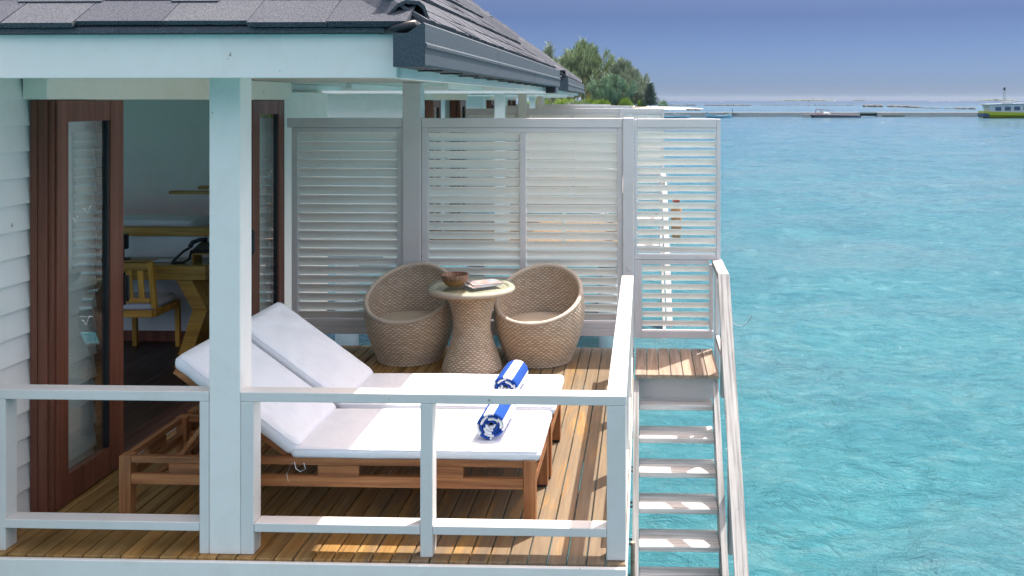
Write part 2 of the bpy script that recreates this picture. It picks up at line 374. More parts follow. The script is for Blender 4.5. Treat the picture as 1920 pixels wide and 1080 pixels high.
# ------------------------------------------------------------------ sea
def sea():
    waves = []
    for L, A, n in ((7.5, .035, 5), (3.2, .022, 8), (1.5, .013, 12), (.75, .0075, 16), (.38, .0036, 18)):
        for _ in range(n):
            th = rs.normal(2.3, .75); k = 2*math.pi/(L*rs.uniform(.7, 1.35))
            waves.append((k*math.cos(th), k*math.sin(th), A*rs.uniform(.5, 1.1), rs.uniform(0, 6.28), k))
    def height(X, Y, res):
        Z = np.zeros_like(X); wx = X+.5*np.sin(Y*.31+1)+.3*np.sin(Y*.9+X*.4); wy = Y+.5*np.sin(X*.27)+.25*np.sin(X*.83-Y*.3)
        for kx, ky, A, ph, k in waves:
            lam = 2*math.pi/k; f = np.clip((lam/res-2.5)/3, 0, 1)
            p = kx*wx+ky*wy+ph
            Z += f*A*(1-2*np.abs(np.sin(p/2))**1.3)*.9
        return Z*.75
    angs = np.concatenate([np.linspace(R(-62), R(58), 620)])
    r = 3.0*np.exp(np.linspace(0, math.log(9000/3.0), 800))
    A_, R_ = np.meshgrid(angs, r, indexing='ij')
    X = R_*np.sin(A_); Y = R_*np.cos(A_)
    Z = WATER+height(X, Y, R_*R(120)/620*1.2)
    me = npmesh('sea', np.stack([X, Y, Z], -1).reshape(-1, 3), grid_faces(620, 800)[:, ::-1])
    m, nt, b = mat('sea_water', (.05, .4, .45), .07, .26); b.inputs['IOR'].default_value = 1.33
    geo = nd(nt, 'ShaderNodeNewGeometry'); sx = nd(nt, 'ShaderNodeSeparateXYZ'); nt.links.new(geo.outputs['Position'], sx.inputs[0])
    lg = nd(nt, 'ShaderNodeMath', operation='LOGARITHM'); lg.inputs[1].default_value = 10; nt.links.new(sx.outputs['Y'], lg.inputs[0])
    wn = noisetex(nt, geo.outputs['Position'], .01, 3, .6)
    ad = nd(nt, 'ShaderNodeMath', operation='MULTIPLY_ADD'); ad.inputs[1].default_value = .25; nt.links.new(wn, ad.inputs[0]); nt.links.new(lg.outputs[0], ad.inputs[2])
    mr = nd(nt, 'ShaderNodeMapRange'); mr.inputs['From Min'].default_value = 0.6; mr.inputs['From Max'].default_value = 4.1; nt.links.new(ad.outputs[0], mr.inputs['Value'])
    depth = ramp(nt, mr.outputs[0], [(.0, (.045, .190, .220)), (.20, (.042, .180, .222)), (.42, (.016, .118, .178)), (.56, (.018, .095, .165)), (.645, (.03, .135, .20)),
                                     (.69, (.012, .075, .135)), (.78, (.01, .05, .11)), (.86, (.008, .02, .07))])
    mp = nd(nt, 'ShaderNodeMapping'); mp.inputs['Scale'].default_value = (.35, .6, .5); mp.inputs['Rotation'].default_value = (0, 0, R(20)); nt.links.new(geo.outputs['Position'], mp.inputs[0])
    p1 = noisetex(nt, mp.outputs[0], .55, 5, .6, 1.0)
    p2 = noisetex(nt, mp.outputs[0], 2.6, 5, .6, 1.6)
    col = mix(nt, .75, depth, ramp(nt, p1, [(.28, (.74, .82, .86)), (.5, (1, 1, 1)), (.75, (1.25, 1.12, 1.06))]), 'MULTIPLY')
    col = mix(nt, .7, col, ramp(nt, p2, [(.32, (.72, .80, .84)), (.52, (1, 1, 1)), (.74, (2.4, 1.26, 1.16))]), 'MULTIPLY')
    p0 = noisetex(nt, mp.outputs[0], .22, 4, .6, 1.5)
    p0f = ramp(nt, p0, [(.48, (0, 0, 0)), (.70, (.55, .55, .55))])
    col = mix(nt, p0f, col, (.08, .165, .205))  # greyish patches: sky reflections painted into the water colour
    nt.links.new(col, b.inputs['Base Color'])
    mp2 = nd(nt, 'ShaderNodeMapping'); mp2.inputs['Scale'].default_value = (1, 1.6, 1); mp2.inputs['Rotation'].default_value = (0, 0, R(25)); nt.links.new(geo.outputs['Position'], mp2.inputs[0])
    h1 = noisetex(nt, mp2.outputs[0], 3.2, 6, .62, .8)
    h2 = noisetex(nt, mp2.outputs[0], .45, 4, .55, .5)
    ad2 = nd(nt, 'ShaderNodeMath', operation='MULTIPLY_ADD'); ad2.inputs[1].default_value = 2.2; nt.links.new(h2, ad2.inputs[0]); nt.links.new(h1, ad2.inputs[2])
    h3 = noisetex(nt, mp2.outputs[0], 11, 5, .65, 1.2)
    ad3 = nd(nt, 'ShaderNodeMath', operation='MULTIPLY_ADD'); ad3.inputs[1].default_value = .30; nt.links.new(h3, ad3.inputs[0]); nt.links.new(ad2.outputs[0], ad3.inputs[2])
    bump(nt, b, ad3.outputs[0], .15, .9)
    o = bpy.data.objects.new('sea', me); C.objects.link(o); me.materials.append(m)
    me.polygons.foreach_set('use_smooth', [True]*len(me.polygons)); o['kind'] = 'structure'
    # the rest of the sea round the camera, coarse
    an = np.linspace(R(58), R(298), 90); rr = 3.0*np.exp(np.linspace(0, math.log(9000/3.0), 60))
    A_, R_ = np.meshgrid(an, rr, indexing='ij')
    V = np.stack([R_*np.sin(A_), R_*np.cos(A_), np.full_like(R_, WATER)], -1).reshape(-1, 3)
    Fc = grid_faces(90, 60)[:, ::-1]
    base = len(V); ring = np.linspace(0, 2*math.pi, 61)[:-1]
    V = np.vstack([V, [[0, 0, WATER]], np.stack([3*np.sin(ring), 3*np.cos(ring), np.full(60, WATER)], -1)])
    me2 = npmesh('sea', V, Fc)
    o2 = bpy.data.objects.new('sea', me2); C.objects.link(o2); me2.materials.append(m); o2['kind'] = 'structure'
sea()

# ------------------------------------------------------------------ the villa
FY = 4.478; DL = -3.35; DR = -.09; BY = 8.34
def shingle_slope(root, roof, O, U, V, width, rows, e, wtab, clip, seed, single_rows, m):
    """tabs laid on a slope. clip(u, v) says whether the point is inside. Returns nothing."""
    rnd = random.Random(seed); N = U.cross(V).normalized()
    if N.z < 0: N = -N
    rest = B()
    protos = []
    def tab_mesh(bm_owner, w_, th, ret, org):
        # wedge: thick at the low edge, thin at the top
        a = [(.002, ret, .004), (w_-.003, ret, .004), (w_-.003, e+.03, .004), (.002, e+.03, .004),
             (.002, ret, .006+th), (w_-.003, ret, .006+th), (w_-.003, e+.03, .008), (.002, e+.03, .008)]
        vs = [bm_owner.verts.new(org+U*p[0]+V*p[1]+N*p[2]) for p in a]
        for f in ((0, 1, 5, 4), (1, 2, 6, 5), (2, 3, 7, 6), (3, 0, 4, 7), (4, 5, 6, 7)): bm_owner.faces.new([vs[i] for i in f])
        bmesh.ops.recalc_face_normals(bm_owner, faces=bm_owner.faces[-5:] if False else [])
    singles = 0
    for r in range(rows):
        x = -rnd.uniform(0, wtab)
        thick = .008 if r % 2 else .024
        while x < width:
            w_ = wtab*rnd.uniform(.7, 1.3)
            if clip(x+w_*.5, r*e+e*.5) and x > -.02-wtab:
                x0 = max(x, 0); x1 = min(x+w_, width)
                if x1-x0 > .05:
                    ret = rnd.choice([0, 0, .022 if wtab > .2 else .006]) ; th = thick+rnd.choice([0, .004])
                    if ret: th -= .004
                    org = O+U*x0+V*(r*e)
                    if r < single_rows and (clip.near(x0) if hasattr(clip, 'near') else True):
                        b_ = B(); tab_mesh(b_.bm, x1-x0, th, ret, org); bmesh.ops.recalc_face_normals(b_.bm, faces=b_.bm.faces)
                        obj('shingle', b_, m, roof); singles += 1
                        if ret:   # the darker under-layer that shows in the notch
                            pass
                    else:
                        tab_mesh(rest.bm, x1-x0, th, ret, org)
            x += w_
    if len(rest.bm.faces):
        bmesh.ops.recalc_face_normals(rest.bm, faces=rest.bm.faces)
        o = obj('shingle_field', rest, m, roof); o['kind'] = 'stuff'
    return singles

def build_villa(label, near=True, group=None):
    V = thing('overwater_villa', label, 'villa', (-3.35, 4.5, 0), group)
    # ---- roof
    X1, X0, Y0, Y1, Z0, p = -1.0, -9.0, 4.16, 10.65, 2.582, .73
    hh = (Y1-Y0)/2; zt = Z0+p*hh
    b = B(); bm = b.bm
    c = [bm.verts.new(v) for v in ((X0, Y0, Z0), (X1, Y0, Z0), (X1, Y1, Z0), (X0, Y1, Z0))]
    r0 = bm.verts.new((X0+hh, Y0+hh, zt)); r1 = bm.verts.new((X1-hh, Y0+hh, zt))
    for f in ((c[0], c[1], r1, r0), (c[1], c[2], r1), (c[2], c[3], r0, r1), (c[3], c[0], r0)): bm.faces.new(f)
    lo = [bm.verts.new((v.co.x, v.co.y, Z0-.022)) for v in c]
    for i in range(4): bm.faces.new((c[i], c[(i+1) % 4], lo[(i+1) % 4], lo[i]))
    bm.faces.new(lo[::-1])
    bmesh.ops.recalc_face_normals(bm, faces=bm.faces)
    roof = obj('roof', b, M['roof'], V)
    sl = math.sqrt(1+p*p); e = .176*sl
    # front slope
    def mkclip(width, near_lo=None, near_hi=None):
        def clip(u, v): h = v/sl; return h-.02 < u < width-h+.02 and h < hh-.05
        if near_lo is not None: clip.near = lambda x: near_lo < x < near_hi
        return clip
    O = Vector((X0, Y0-.015, Z0)); U = Vector((1, 0, 0)); Vv = Vector((0, 1, p)).normalized()
    if near:
        shingle_slope(V, roof, O, U, Vv, X1-X0, int(hh/.176), e, .33, mkclip(X1-X0, 4.6, 9), 3, 4, M['roof'])
        O = Vector((X1-.028, Y0, Z0+.0204)); U = Vector((0, 1, 0)); Vv = Vector((-1, 0, p)).normalized()
        shingle_slope(V, roof, O, U, Vv, Y1-Y0, int(hh/.176), e, .115, mkclip(Y1-Y0, -1, 2.7), 4, 9, M['roof'])
    else:
        for O, U, Vv, wd in ((Vector((X0, Y0-.015, Z0)), Vector((1, 0, 0)), Vector((0, 1, p)).normalized(), X1-X0),
                             (Vector((X1-.028, Y0, Z0+.02)), Vector((0, 1, 0)), Vector((-1, 0, p)).normalized(), Y1-Y0)):
            shingle_slope(V, roof, O, U, Vv, wd, int(hh/.176), e, .33, mkclip(wd), 3, 0, M['roof'])
    # hip caps: overlapping folded lengths up both right hand hips
    for (sx, sy, cy) in ((-1, 1, Y0), (-1, -1, Y1)):
        n = 9 if near else 5; L = hh/n; step = hh/n
        D = Vector((sx, sy, p)); Dn = D.normalized()
        side = Dn.cross(Vector((0, 0, 1))).normalized(); up = side.cross(Dn).normalized()
        if up.z < 0: up = -up
        for i in range(n):
            q0 = Vector((X1, cy, Z0))+D*(i*step+.10)+up*.02; q1 = Vector((X1, cy, Z0))+D*((i+1)*step+.16)+up*.02
            bb = B(); prof = [(-.13, -.075), (-.07, .010), (-.035, .030), (.035, .030), (.07, .010), (.13, -.075)]
            if i == 0: pass
            v0 = [bb.bm.verts.new(q0+side*a+up*(z+.018)) for a, z in prof]; v1 = [bb.bm.verts.new(q1+side*a+up*z) for a, z in prof]
            v2 = [bb.bm.verts.new(q0+side*a*.95+up*(z-.002)) for a, z in prof]; v3 = [bb.bm.verts.new(q1+side*a*.95+up*(z-.018)) for a, z in prof]
            for k in range(5):
                bb.bm.faces.new((v0[k], v0[k+1], v1[k+1], v1[k])); bb.bm.faces.new((v2[k], v2[k+1], v0[k+1], v0[k])); bb.bm.faces.new((v2[k], v3[k], v3[k+1], v2[k+1]))
            for k in (0, 5): bb.bm.faces.new((v0[k], v1[k], v3[k], v2[k]))
            bmesh.ops.recalc_face_normals(bb.bm, faces=bb.bm.faces)
            obj('hip_cap', bb, M['roof'], roof)
    if near:
        # dark plastic closer showing under the first hip cap
        bb = B().tube([(-1.22, 4.20, 2.572), (-1.13, 4.15, 2.578), (-1.03, 4.12, 2.592)], [.018, .026, .022], 12)
        obj('hip_closer', bb, M['dark'], roof, True)
    # gutter on the right eave, in lengths
    gprof = [(-1.125, 2.40), (-.985, 2.40), (-.98, 2.41), (-.98, 2.480), (-.972, 2.488), (-.972, 2.502), (-.98, 2.510), (-.98, 2.592), (-.99, 2.600), (-1.06, 2.552), (-1.125, 2.552)]
    ys = [4.075, 6.13, 8.2, 10.65] if near else [4.075, 10.65]
    for a, c_ in zip(ys, ys[1:]):
        obj('gutter', B().prism(gprof, 1, a, c_-.006), M['gutter'], V)
    if near:
        for i in range(12): obj('gutter_bracket', B().box(-1.12, -.995, 4.5+i*.5, 4.53+i*.5, 2.392, 2.3985, .001), M['dark'], V)
        obj('downpipe_outlet', B().box(-1.10, -.99, 10.2, 10.45, 2.33, 2.3985, .004), M['dark'], V)
    # fascias and soffit
    obj('front_fascia', B().box(-9.0, -1.142, 4.20, 4.235, 2.353, 2.5585, .003), M['white'], V)
    obj('side_fascia', B().box(-1.165, -1.128, 4.238, 10.6, 2.350, 2.5585, .003), M['white'], V)
    obj('rear_fascia', B().box(-9.0, -1.17, 10.55, 10.585, 2.36, 2.5585, .003), M['white'], V)
    obj('soffit', B().box(-9.0, -1.167, 4.237, 10.548, 2.415, 2.44, 0), M['soffit'], V)
    for x in (-4.2, -3.54, -2.83, -1.9): obj('rafter', B().box(x-.03, x+.03, 8.7, 10.545, 2.36, 2.413, .004), M['white'], V)
    # posts
    obj('post', B().box(-2.156, -2.0, FY, FY+.135, 0.0, 2.413, .004), M['white'], V)
    obj('post', B().box(-2.21, -2.045, BY-.02, BY+.14, -.25, 2.413, .004), M['screen'] if near else M['white'], V)
    # walls
    def siding(x, y0, y1, z1=2.28):
        n = int(z1/.14)+1; src = None
        for i in range(n):
            z = .015+i*.14; poly = [(x, z), (x+.026, z), (x+.026, z+.007), (x+.004, min(z+.155, z1+.12)), (x, min(z+.155, z1+.12))]
            if src is None or near is None: src = obj('siding_board', B().prism(poly, 1, y0, y1), M['siding'], V)
            else: inst(src, OFF[src.name]+Vector((0, 0, i*.14)), V)
        # backing wall
        obj('wall', B().box(x-.16, x-.001, y0, y1, -.25, 2.412, 0), M['siding'], V)
    siding(DL, 3.9 if near else 4.825, 5.465); siding(DL, 7.52, 8.36)
    # front gable wall boards facing the camera (seen on the villas behind)
    if not near:
        src = None
        for i in range(17):
            z = .015+i*.14; poly = [(4.82, z), (4.786, z), (4.787, z+.008), (4.816, z+.150), (4.82, z+.150)]
            if src is None: src = obj('siding_board', B().prism(poly, 0, -9, -3.42), M['siding'], V)
            else: inst(src, OFF[src.name]+Vector((0, 0, i*.14)), V)
        obj('wall', B().box(-9, -3.52, 4.822, 4.95, -.25, 2.412, 0), M['siding'], V)
        obj('corner_trim', B().box(-3.42, -3.325, 4.76, 4.795, 0, 2.412, .003), M['white'], V)
    # lintel box over the doors
    obj('lintel_beam', B().box(-3.355+.03, -3.19, 4.80, 8.20, 2.255, 2.412, .004), M['cream'], V)
    obj('lintel_header', B().box(-3.50, -3.327, 5.41, 7.51, 2.262, 2.412, 0), M['oak'], V)
    # door frame
    fr = obj('door_frame', B().box(-3.322, -3.285, 4.855, 4.90, 0, 2.252, .003).box(-3.285, -3.235, 4.862, 4.90, 0, 2.252, .004).box(-3.235, -3.212, 4.88, 4.90, 0, 2.252, .002)
             , M['mahog'], V)
    obj('door_jamb', B().box(-3.40, -3.27, 5.467, 5.64, 0, 2.25, .004), M['mahog'], V); obj('door_jamb', B().box(-3.40, -3.27, 7.42, 7.518, 0, 2.25, .004), M['mahog'], V)
    obj('end_jamb', B().box(-3.322, -3.21, 8.045, 8.09, 0, 2.252, .004), M['mahog'], V)
    for s in (0, 1):
        y0 = 4.903 if s == 0 else 7.40; y1 = y0+.637
        lo_, hi_ = (y0+.098, y1-.138) if s == 0 else (y0+.138, y1-.098)
        d = obj('sliding_door', B().box(-3.25, -3.20, y0, lo_, .012, 2.25, .003).box(-3.25, -3.20, hi_, y1, .012, 2.25, .003)
                .box(-3.248, -3.202, lo_, hi_, .012, .17, .002).box(-3.248, -3.202, lo_, hi_, 2.13, 2.25, .002), M['mahog'], V)
        obj('glazing_bead', B().box(-3.236, -3.208, hi_-.018, hi_-.001, .171, 2.129, .002), M['dark'], d)
        obj('glass_pane', B().box(-3.232, -3.226, lo_+.001, hi_-.019, .171, 2.129, 0), M['glass'], d)
        yh = y1 if s == 0 else y0; sg = 1 if s == 0 else -1
        obj('handle', B().box(-3.245, -3.19, yh+sg*.002, yh+sg*.012, .99, 1.19, .004).box(-3.232, -3.178, yh+sg*.012, yh+sg*.030, 1.01, 1.17, .006), M['black'], d)
        if near:
            for (by, bz, sz) in ((lo_+.10, 1.565, .026), (lo_+.21, 1.60, .042), (lo_+.20, .96, .042)) if s == 0 else ((lo_+.26, 1.60, .05), (lo_+.26, .55, .05)):
                g = B(); mid = [(-1, .55), (-.55, .42), (-.12, -.15), (0, -.35), (.15, -.1), (.5, .5), (1, .8)]
                pts = [Vector((-3.2255, by+a*sz, bz+q*sz)) for a, q in mid]
                for a_, c_ in zip(pts, pts[1:]):
                    vv = [g.bm.verts.new(a_), g.bm.verts.new(c_), g.bm.verts.new(c_+Vector((0, 0, .008))), g.bm.verts.new(a_+Vector((0, 0, .008)))]
                    g.bm.faces.new(vv)
                obj('bird_sticker', g, M['bird'], d)
    obj('door_track', B().box(-3.262, -3.20, 5.50, 7.42, .0, .012, .002).box(-3.215, -3.208, 5.54, 7.40, .012, .022, .001).box(-3.246, -3.240, 5.54, 7.40, .012, .022, .001), M['metal'], V)
    obj('door_sill', B().box(-3.42, -3.264, 5.50, 7.42, 0, .035, .004), M['mahog_y'], V)
    return V, roof
villa, roof1 = build_villa('nearest white overwater villa with open brown sliding doors and grey shingle hip roof')

# ------------------------------------------------------------------ interior of the near villa
def structure(name, b, m):
    o = obj(name, b, m); o['kind'] = 'structure'; return o
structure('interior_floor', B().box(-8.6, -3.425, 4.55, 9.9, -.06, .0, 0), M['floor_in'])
structure('ceiling', B().box(-8.6, -3.51, 4.55, 9.9, 2.33, 2.36, 0), M['wall_in'])
structure('interior_wall', B().box(-8.6, -3.50, 9.75, 9.9, 0.001, 2.329, 0), M['wall_in'])
structure('interior_wall', B().box(-8.6, -8.5, 4.55, 9.749, 0.001, .9, 0), M['wall_in'])
structure('interior_wall', B().box(-3.50, -3.40, 8.37, 9.749, 0.001, 2.329, 0), M['wall_in'])
pw = thing('partition_wall', 'white half height partition wall with an oak cap behind the desk', 'partition', (-5.4, 8.45, 0))
obj('panel', B().box(-7.4, -3.52, 8.42, 8.52, .001, .98, 0), M['wall_white'], pw)
obj('cap_rail', B().box(-7.4, -3.52, 8.40, 8.54, .982, 1.062, .004), M['oak'], pw)
obj('skirting', B().box(-7.4, -3.52, 8.405, 8.419, .001, .10, .002), M['mahog'], pw)
def cushion_mesh(L, W, T, r, nx=40, ny=24, wr=.004, seed=0, name='cushion', cr=.05):
    """pillow-edged slab, centre at origin; wrinkled"""
    def sheet(sgn):
        out = []
        for i in range(nx):
            for j in range(ny):
                u = -1+2*i/(nx-1); v = -1+2*j/(ny-1)
                u = math.sin(u*math.pi/2)*.5+u*.5; v = math.sin(v*math.pi/2)*.5+v*.5
                x = u*L/2; y = v*W/2
                # rounded corner
                dx = abs(x)-(L/2-cr); dy = abs(y)-(W/2-cr)
                if dx > 0 and dy > 0:
                    q = math.hypot(dx, dy)
                    m_ = max(dx, dy)
                    if q > 1e-9:
                        k = m_/q
                        x = math.copysign(L/2-cr+dx*k, x); y = math.copysign(W/2-cr+dy*k, y); dist = cr-m_
                    else: dist = cr
                else: dist = min(L/2-abs(x), W/2-abs(y))
                f = min(dist/r, 1); z = T/2*math.sqrt(max(0, 1-(1-f)**2))
                nz = noise.noise(Vector((x*3.1+seed, y*5.0, sgn*3)))*.9+noise.noise(Vector((x*11+seed, y*7.0, 1+sgn)))*.45+noise.noise(Vector((x*5+y*16+seed, y*9-x*6, 5)))*.35
                out.append((x+nz*wr*.4*(1-f), y+nz*wr*.6*(1-f), sgn*z+wr*nz*f))
        return out
    T_ = sheet(1); Bt = sheet(-1); V = np.array(T_+Bt)
    Fq = grid_faces(nx, ny); n = nx*ny; F2 = Fq[:, ::-1]+n
    # weld rims
    idx = np.arange(2*n)
    for i in range(nx):
        for j in range(ny):
            if i in (0, nx-1) or j in (0, ny-1): idx[n+i*ny+j] = i*ny+j
    Fa = np.vstack([Fq, idx[F2]])
    return npmesh(name, V, Fa)
bedm = cushion_mesh(1.9, .5, .14, .06, wr=.003); bedm.transform(Matrix.Translation((-5.25, 8.85, 1.03)))
tag(link('bolster_pillow', bedm, M['canvas'], smooth=True), 'white bolster showing just above the oak cap of the partition', 'pillow')
tag(obj('bed', B().box(-6.3, -4.2, 8.60, 9.1, .002, .955, .02), M['wall_white']), 'white bed head behind the partition wall', 'bed')
# shelf planks seen through the door
sh = thing('wall_shelf', 'shelf of two bare wooden planks high in the room behind the post', 'shelf', (-4.2, 8.9, 1.36))
obj('plank', B().box(-4.66, -3.52, 8.84, 8.92, 1.33, 1.36, .004), M['oak'], sh)
obj('plank', B().box(-4.46, -3.52, 9.02, 9.10, 1.36, 1.39, .004), M['oak'], sh)
obj('bracket', B().box(-3.60, -3.56, 8.80, 9.72, 1.29, 1.328, .003), M['oak'], sh)
# desk
dk = thing('desk', 'golden oak desk with angled leg and glass top inside the room', 'desk', (-4.6, 8.15, 0))
obj('desk_body', B().box(-5.3, -3.86, 7.95, 8.395, .665, .79, .004), M['oak'], dk)
obj('glass_top', B().box(-5.3, -3.87, 7.96, 8.395, .792, .798, .001), M['tableglass'], dk)
for xx in (-3.98, -5.25):
    lg = B()
    lg.prism([(xx-.16, .664), (xx-.02, .664), (xx+.12, .40), (xx-.01, .40)], 1, 7.98, 8.36)
    lg.prism([(xx-.01, .398), (xx+.12, .398), (xx-.02, .0), (xx-.14, .0)], 1, 7.98, 8.36)
    obj('leg', lg, M['oak'], dk)
# desk chair
ch = thing('desk_chair', 'oak slat back dining chair with pale seat tucked at the desk', 'chair', (-4.45, 7.98, 0))
obj('leg', B().beam((-4.232, 7.80, 0), (-4.232, 7.80, .46), .045, .04).beam((-4.232, 7.80, .45), (-4.235, 7.74, .86), .045, .035), M['oak_z'], ch)
obj('leg', B().beam((-4.69, 7.80, 0), (-4.69, 7.80, .46), .045, .04).beam((-4.69, 7.80, .45), (-4.69, 7.74, .86), .045, .035), M['oak_z'], ch)
for xx in (-4.26, -4.66): obj('leg', B().beam((xx, 8.26, 0), (xx, 8.24, .42), .04, .04), M['oak_z'], ch)
obj('seat_frame', B().box(-4.67, -4.255, 7.79, 7.83, .37, .43, .004).box(-4.26, -4.235, 7.82, 8.22, .37, .43, .003).box(-4.69, -4.665, 7.82, 8.22, .37, .43, .003).box(-4.66, -4.26, 8.22, 8.25, .37, .43, .003), M['oak'], ch)
obj('top_rail', B().box(-4.67, -4.255, 7.73, 7.755, .79, .85, .004), M['oak'], ch)
obj('lower_rail', B().box(-4.67, -4.255, 7.762, 7.79, .50, .545, .004), M['oak'], ch)
for xx in (-4.33, -4.43, -4.53, -4.62): obj('slat', B().beam((xx, 7.775, .545), (xx, 7.745, .79), .05, .012), M['oak_z'], ch)
sm = cushion_mesh(.42, .42, .08, .04, 20, 20, .002); sm.transform(Matrix.Translation((-4.46, 8.02, .465))); link('seat', sm, M['seatcloth'], ch, smooth=True)
# phone, papers, lamp foot
ph = thing('telephone', 'black desk telephone with curled handset on a small wooden stand', 'telephone', (-3.98, 8.2, .8))
obj('stand', B().box(-4.08, -3.89, 8.12, 8.30, .86, .872, .002).box(-4.07, -4.055, 8.13, 8.29, .799, .86, .002).box(-3.915, -3.90, 8.13, 8.29, .799, .86, .002), M['oak'], ph)
obj('body', B().prism([(8.12, .873), (8.30, .873), (8.30, .95), (8.14, .905)], 0, -4.07, -3.90), M['black'], ph)
obj('handset', B().tube([(-4.09, 8.13, .93), (-4.08, 8.16, .965), (-4.03, 8.2, .985), (-3.97, 8.2, .985)], [.022, .02, .018, .024], 10), M['black'], ph, True)
obj('cord', B().tube([(-4.09, 8.12, .92), (-4.12, 8.08, .90), (-4.19, 8.03, .82), (-4.20, 8.02, .806), (-4.10, 8.04, .806), (-4.07, 8.08, .83), (-4.07, 8.12, .90)], .011, 8), M['black'], ph, True)
tag(obj('paper_sheet', B().box(-4.72, -4.44, 8.06, 8.22, .800, .803, .0005), M['oak']), 'brown folder lying on the left of the desk', 'folder')
tag(obj('paper_sheet', B().box(-4.43, -4.25, 8.08, 8.24, .800, .802, .0005), M['seatcloth']), 'pale sheet of paper lying in the middle of the desk', 'paper')
lp = thing('desk_lamp', 'small black desk lamp beside the door edge', 'lamp', (-4.74, 8.2, .8))
obj('base', B().lathe([(.06, .8), (.06, .812), (.01, .82), (.01, .90)], (-4.74, 8.2, 0), 16), M['black'], lp)
obj('lamp_shade', B().lathe([(.045, .90), (.045, 1.03), (.03, 1.035)], (-4.74, 8.2, 0), 16), M['black'], lp)

# ------------------------------------------------------------------ deck
deck = thing('timber_deck', 'brown timber sun deck with white fascia beam in front of the villa', 'deck', (-1.7, 6.4, 0))
gx = -.187; i = 0
xs = [DR+.0015]
while gx > -3.27: xs.append(gx); gx -= .096
xs.append(-3.347)
for k in range(len(xs)-1):
    a, c_ = xs[k+1], xs[k]
    y0 = FY-.030+random.uniform(-.001, .001); y1 = BY
    dz = random.uniform(-.0015, .0015)
    # most boards are two lengths butted somewhere
    cut = random.choice([None, None, random.uniform(5.6, 7.6)])
    segs = [(y0, y1)] if cut is None else [(y0, cut-.002), (cut+.002, y1)]
    for s0, s1 in segs: obj('deck_board', B().box(a+.0035, c_-.0035, s0, s1, -.028+dz, dz, .003), M['deck'], deck)
obj('front_beam', B().box(-3.9, -.088, FY-.055, FY-.0325, -.30, -.011, .004), M['white'], deck)
obj('side_beam', B().box(-.13, -.090, FY+.031, BY, -.30, -.0305, .004), M['white'], deck)
obj('rear_beam', B().box(-3.9, -.131, BY-.05, BY-.002, -.30, -.0305, .004), M['white'], deck)
for y in (5.3, 6.2, 7.1, 7.9): obj('joist', B().box(-3.9, -.131, y, y+.05, -.2, -.0305, 0), M['weathered'], deck)
for x, y in ((-.35, 4.75), (-3.0, 4.75), (-.35, 8.1), (-3.0, 8.1)):
    obj('pile', B().lathe([(.15, WATER-.8), (.15, -.301)], (x, y, 0), 20), M['pile'], deck, True)

# ------------------------------------------------------------------ front and side railings
DP = .09
rail = thing('front_railing', 'white painted timber railing along the front edge of the deck', 'railing', (-1.7, FY, 0))
WR = M['white_rail']
def rbox(nm, par, *a): return obj(nm, B().box(*a), WR, par)
rbox('top_rail', rail, -3.9, -2.158, FY, FY+DP, .757, .805)
rbox('top_rail', rail, -1.998, -.0885, FY, FY+DP, .757, .805)
rbox('lower_rail', rail, -3.9, -2.207, FY, FY+DP-.004, .113, .157)
rbox('lower_rail', rail, -1.93, -1.1035, FY, FY+DP-.004, .113, .157)
rbox('lower_rail', rail, -1.0395, -.1845, FY, FY+DP-.004, .113, .157)
for x0, x1 in ((-3.26, -3.19), (-2.2055, -2.158), (-1.998, -1.9325), (-1.102, -1.041)):
    rbox('post', rail, x0, x1, FY+.001, FY+DP-.002, .0005, .756)
rbox('corner_post', rail, -.183, -.090, FY+.001, FY+.09, .0005, .756)
srail = thing('side_railing', 'white timber railing down the right side of the deck towards the stair landing', 'railing', (-.14, 6, 0))
rbox('top_rail', srail, -.185, -.0885, FY+DP+.002, 7.56, .757, .805)
for a, c_ in ((4.66, 5.50), (5.57, 6.46), (6.53, 7.46)): rbox('lower_rail', srail, -.178, -.092, a, c_, .113, .157)
for y in (5.502, 6.462, 7.462): rbox('post', srail, -.178, -.092, y, y+.066, .0005, .756)

# ------------------------------------------------------------------ privacy screens
def slat_mesh(L, hb, w_=.052):
    """one louvre blade: nosed top edge on the deck side, low edge away"""
    b = B(); t = .007
    poly = [(-w_/2, hb/2), (-w_/2, hb/2-.011), (-w_/2+.006, hb/2-.013), (w_/2-.002, -hb/2), (w_/2+.003, -hb/2+.003), (-w_/2+.013, hb/2-.001)]
    b.prism(poly, 0, -L/2, L/2); return b.mesh('louvre_slat')
def louvre_bay(parent, x0, x1, z0, z1, pitch, hb, y, m, open_low=0):
    hb = hb*1.0
    """slats between x0 and x1"""
    me = slat_mesh(x1-x0-.004, hb); me.materials.append(m)
    me2 = None
    if open_low: me2 = slat_mesh(x1-x0-.004, hb*.78); me2.materials.append(m)
    n = int(round((z1-z0)/pitch)); pp = (z1-z0)/n
    for i in range(n):
        z = z0+pp*(i+.5); o = bpy.data.objects.new('louvre_slat', me2 if (me2 and i < open_low) else me); C.objects.link(o)
        W = Vector(((x0+x1)/2, y, z)); OFF[o.name] = W; o.parent = parent; o.location = W-wpos(parent)
        o.rotation_euler = (R(random.uniform(-.8, .8)), 0, 0)
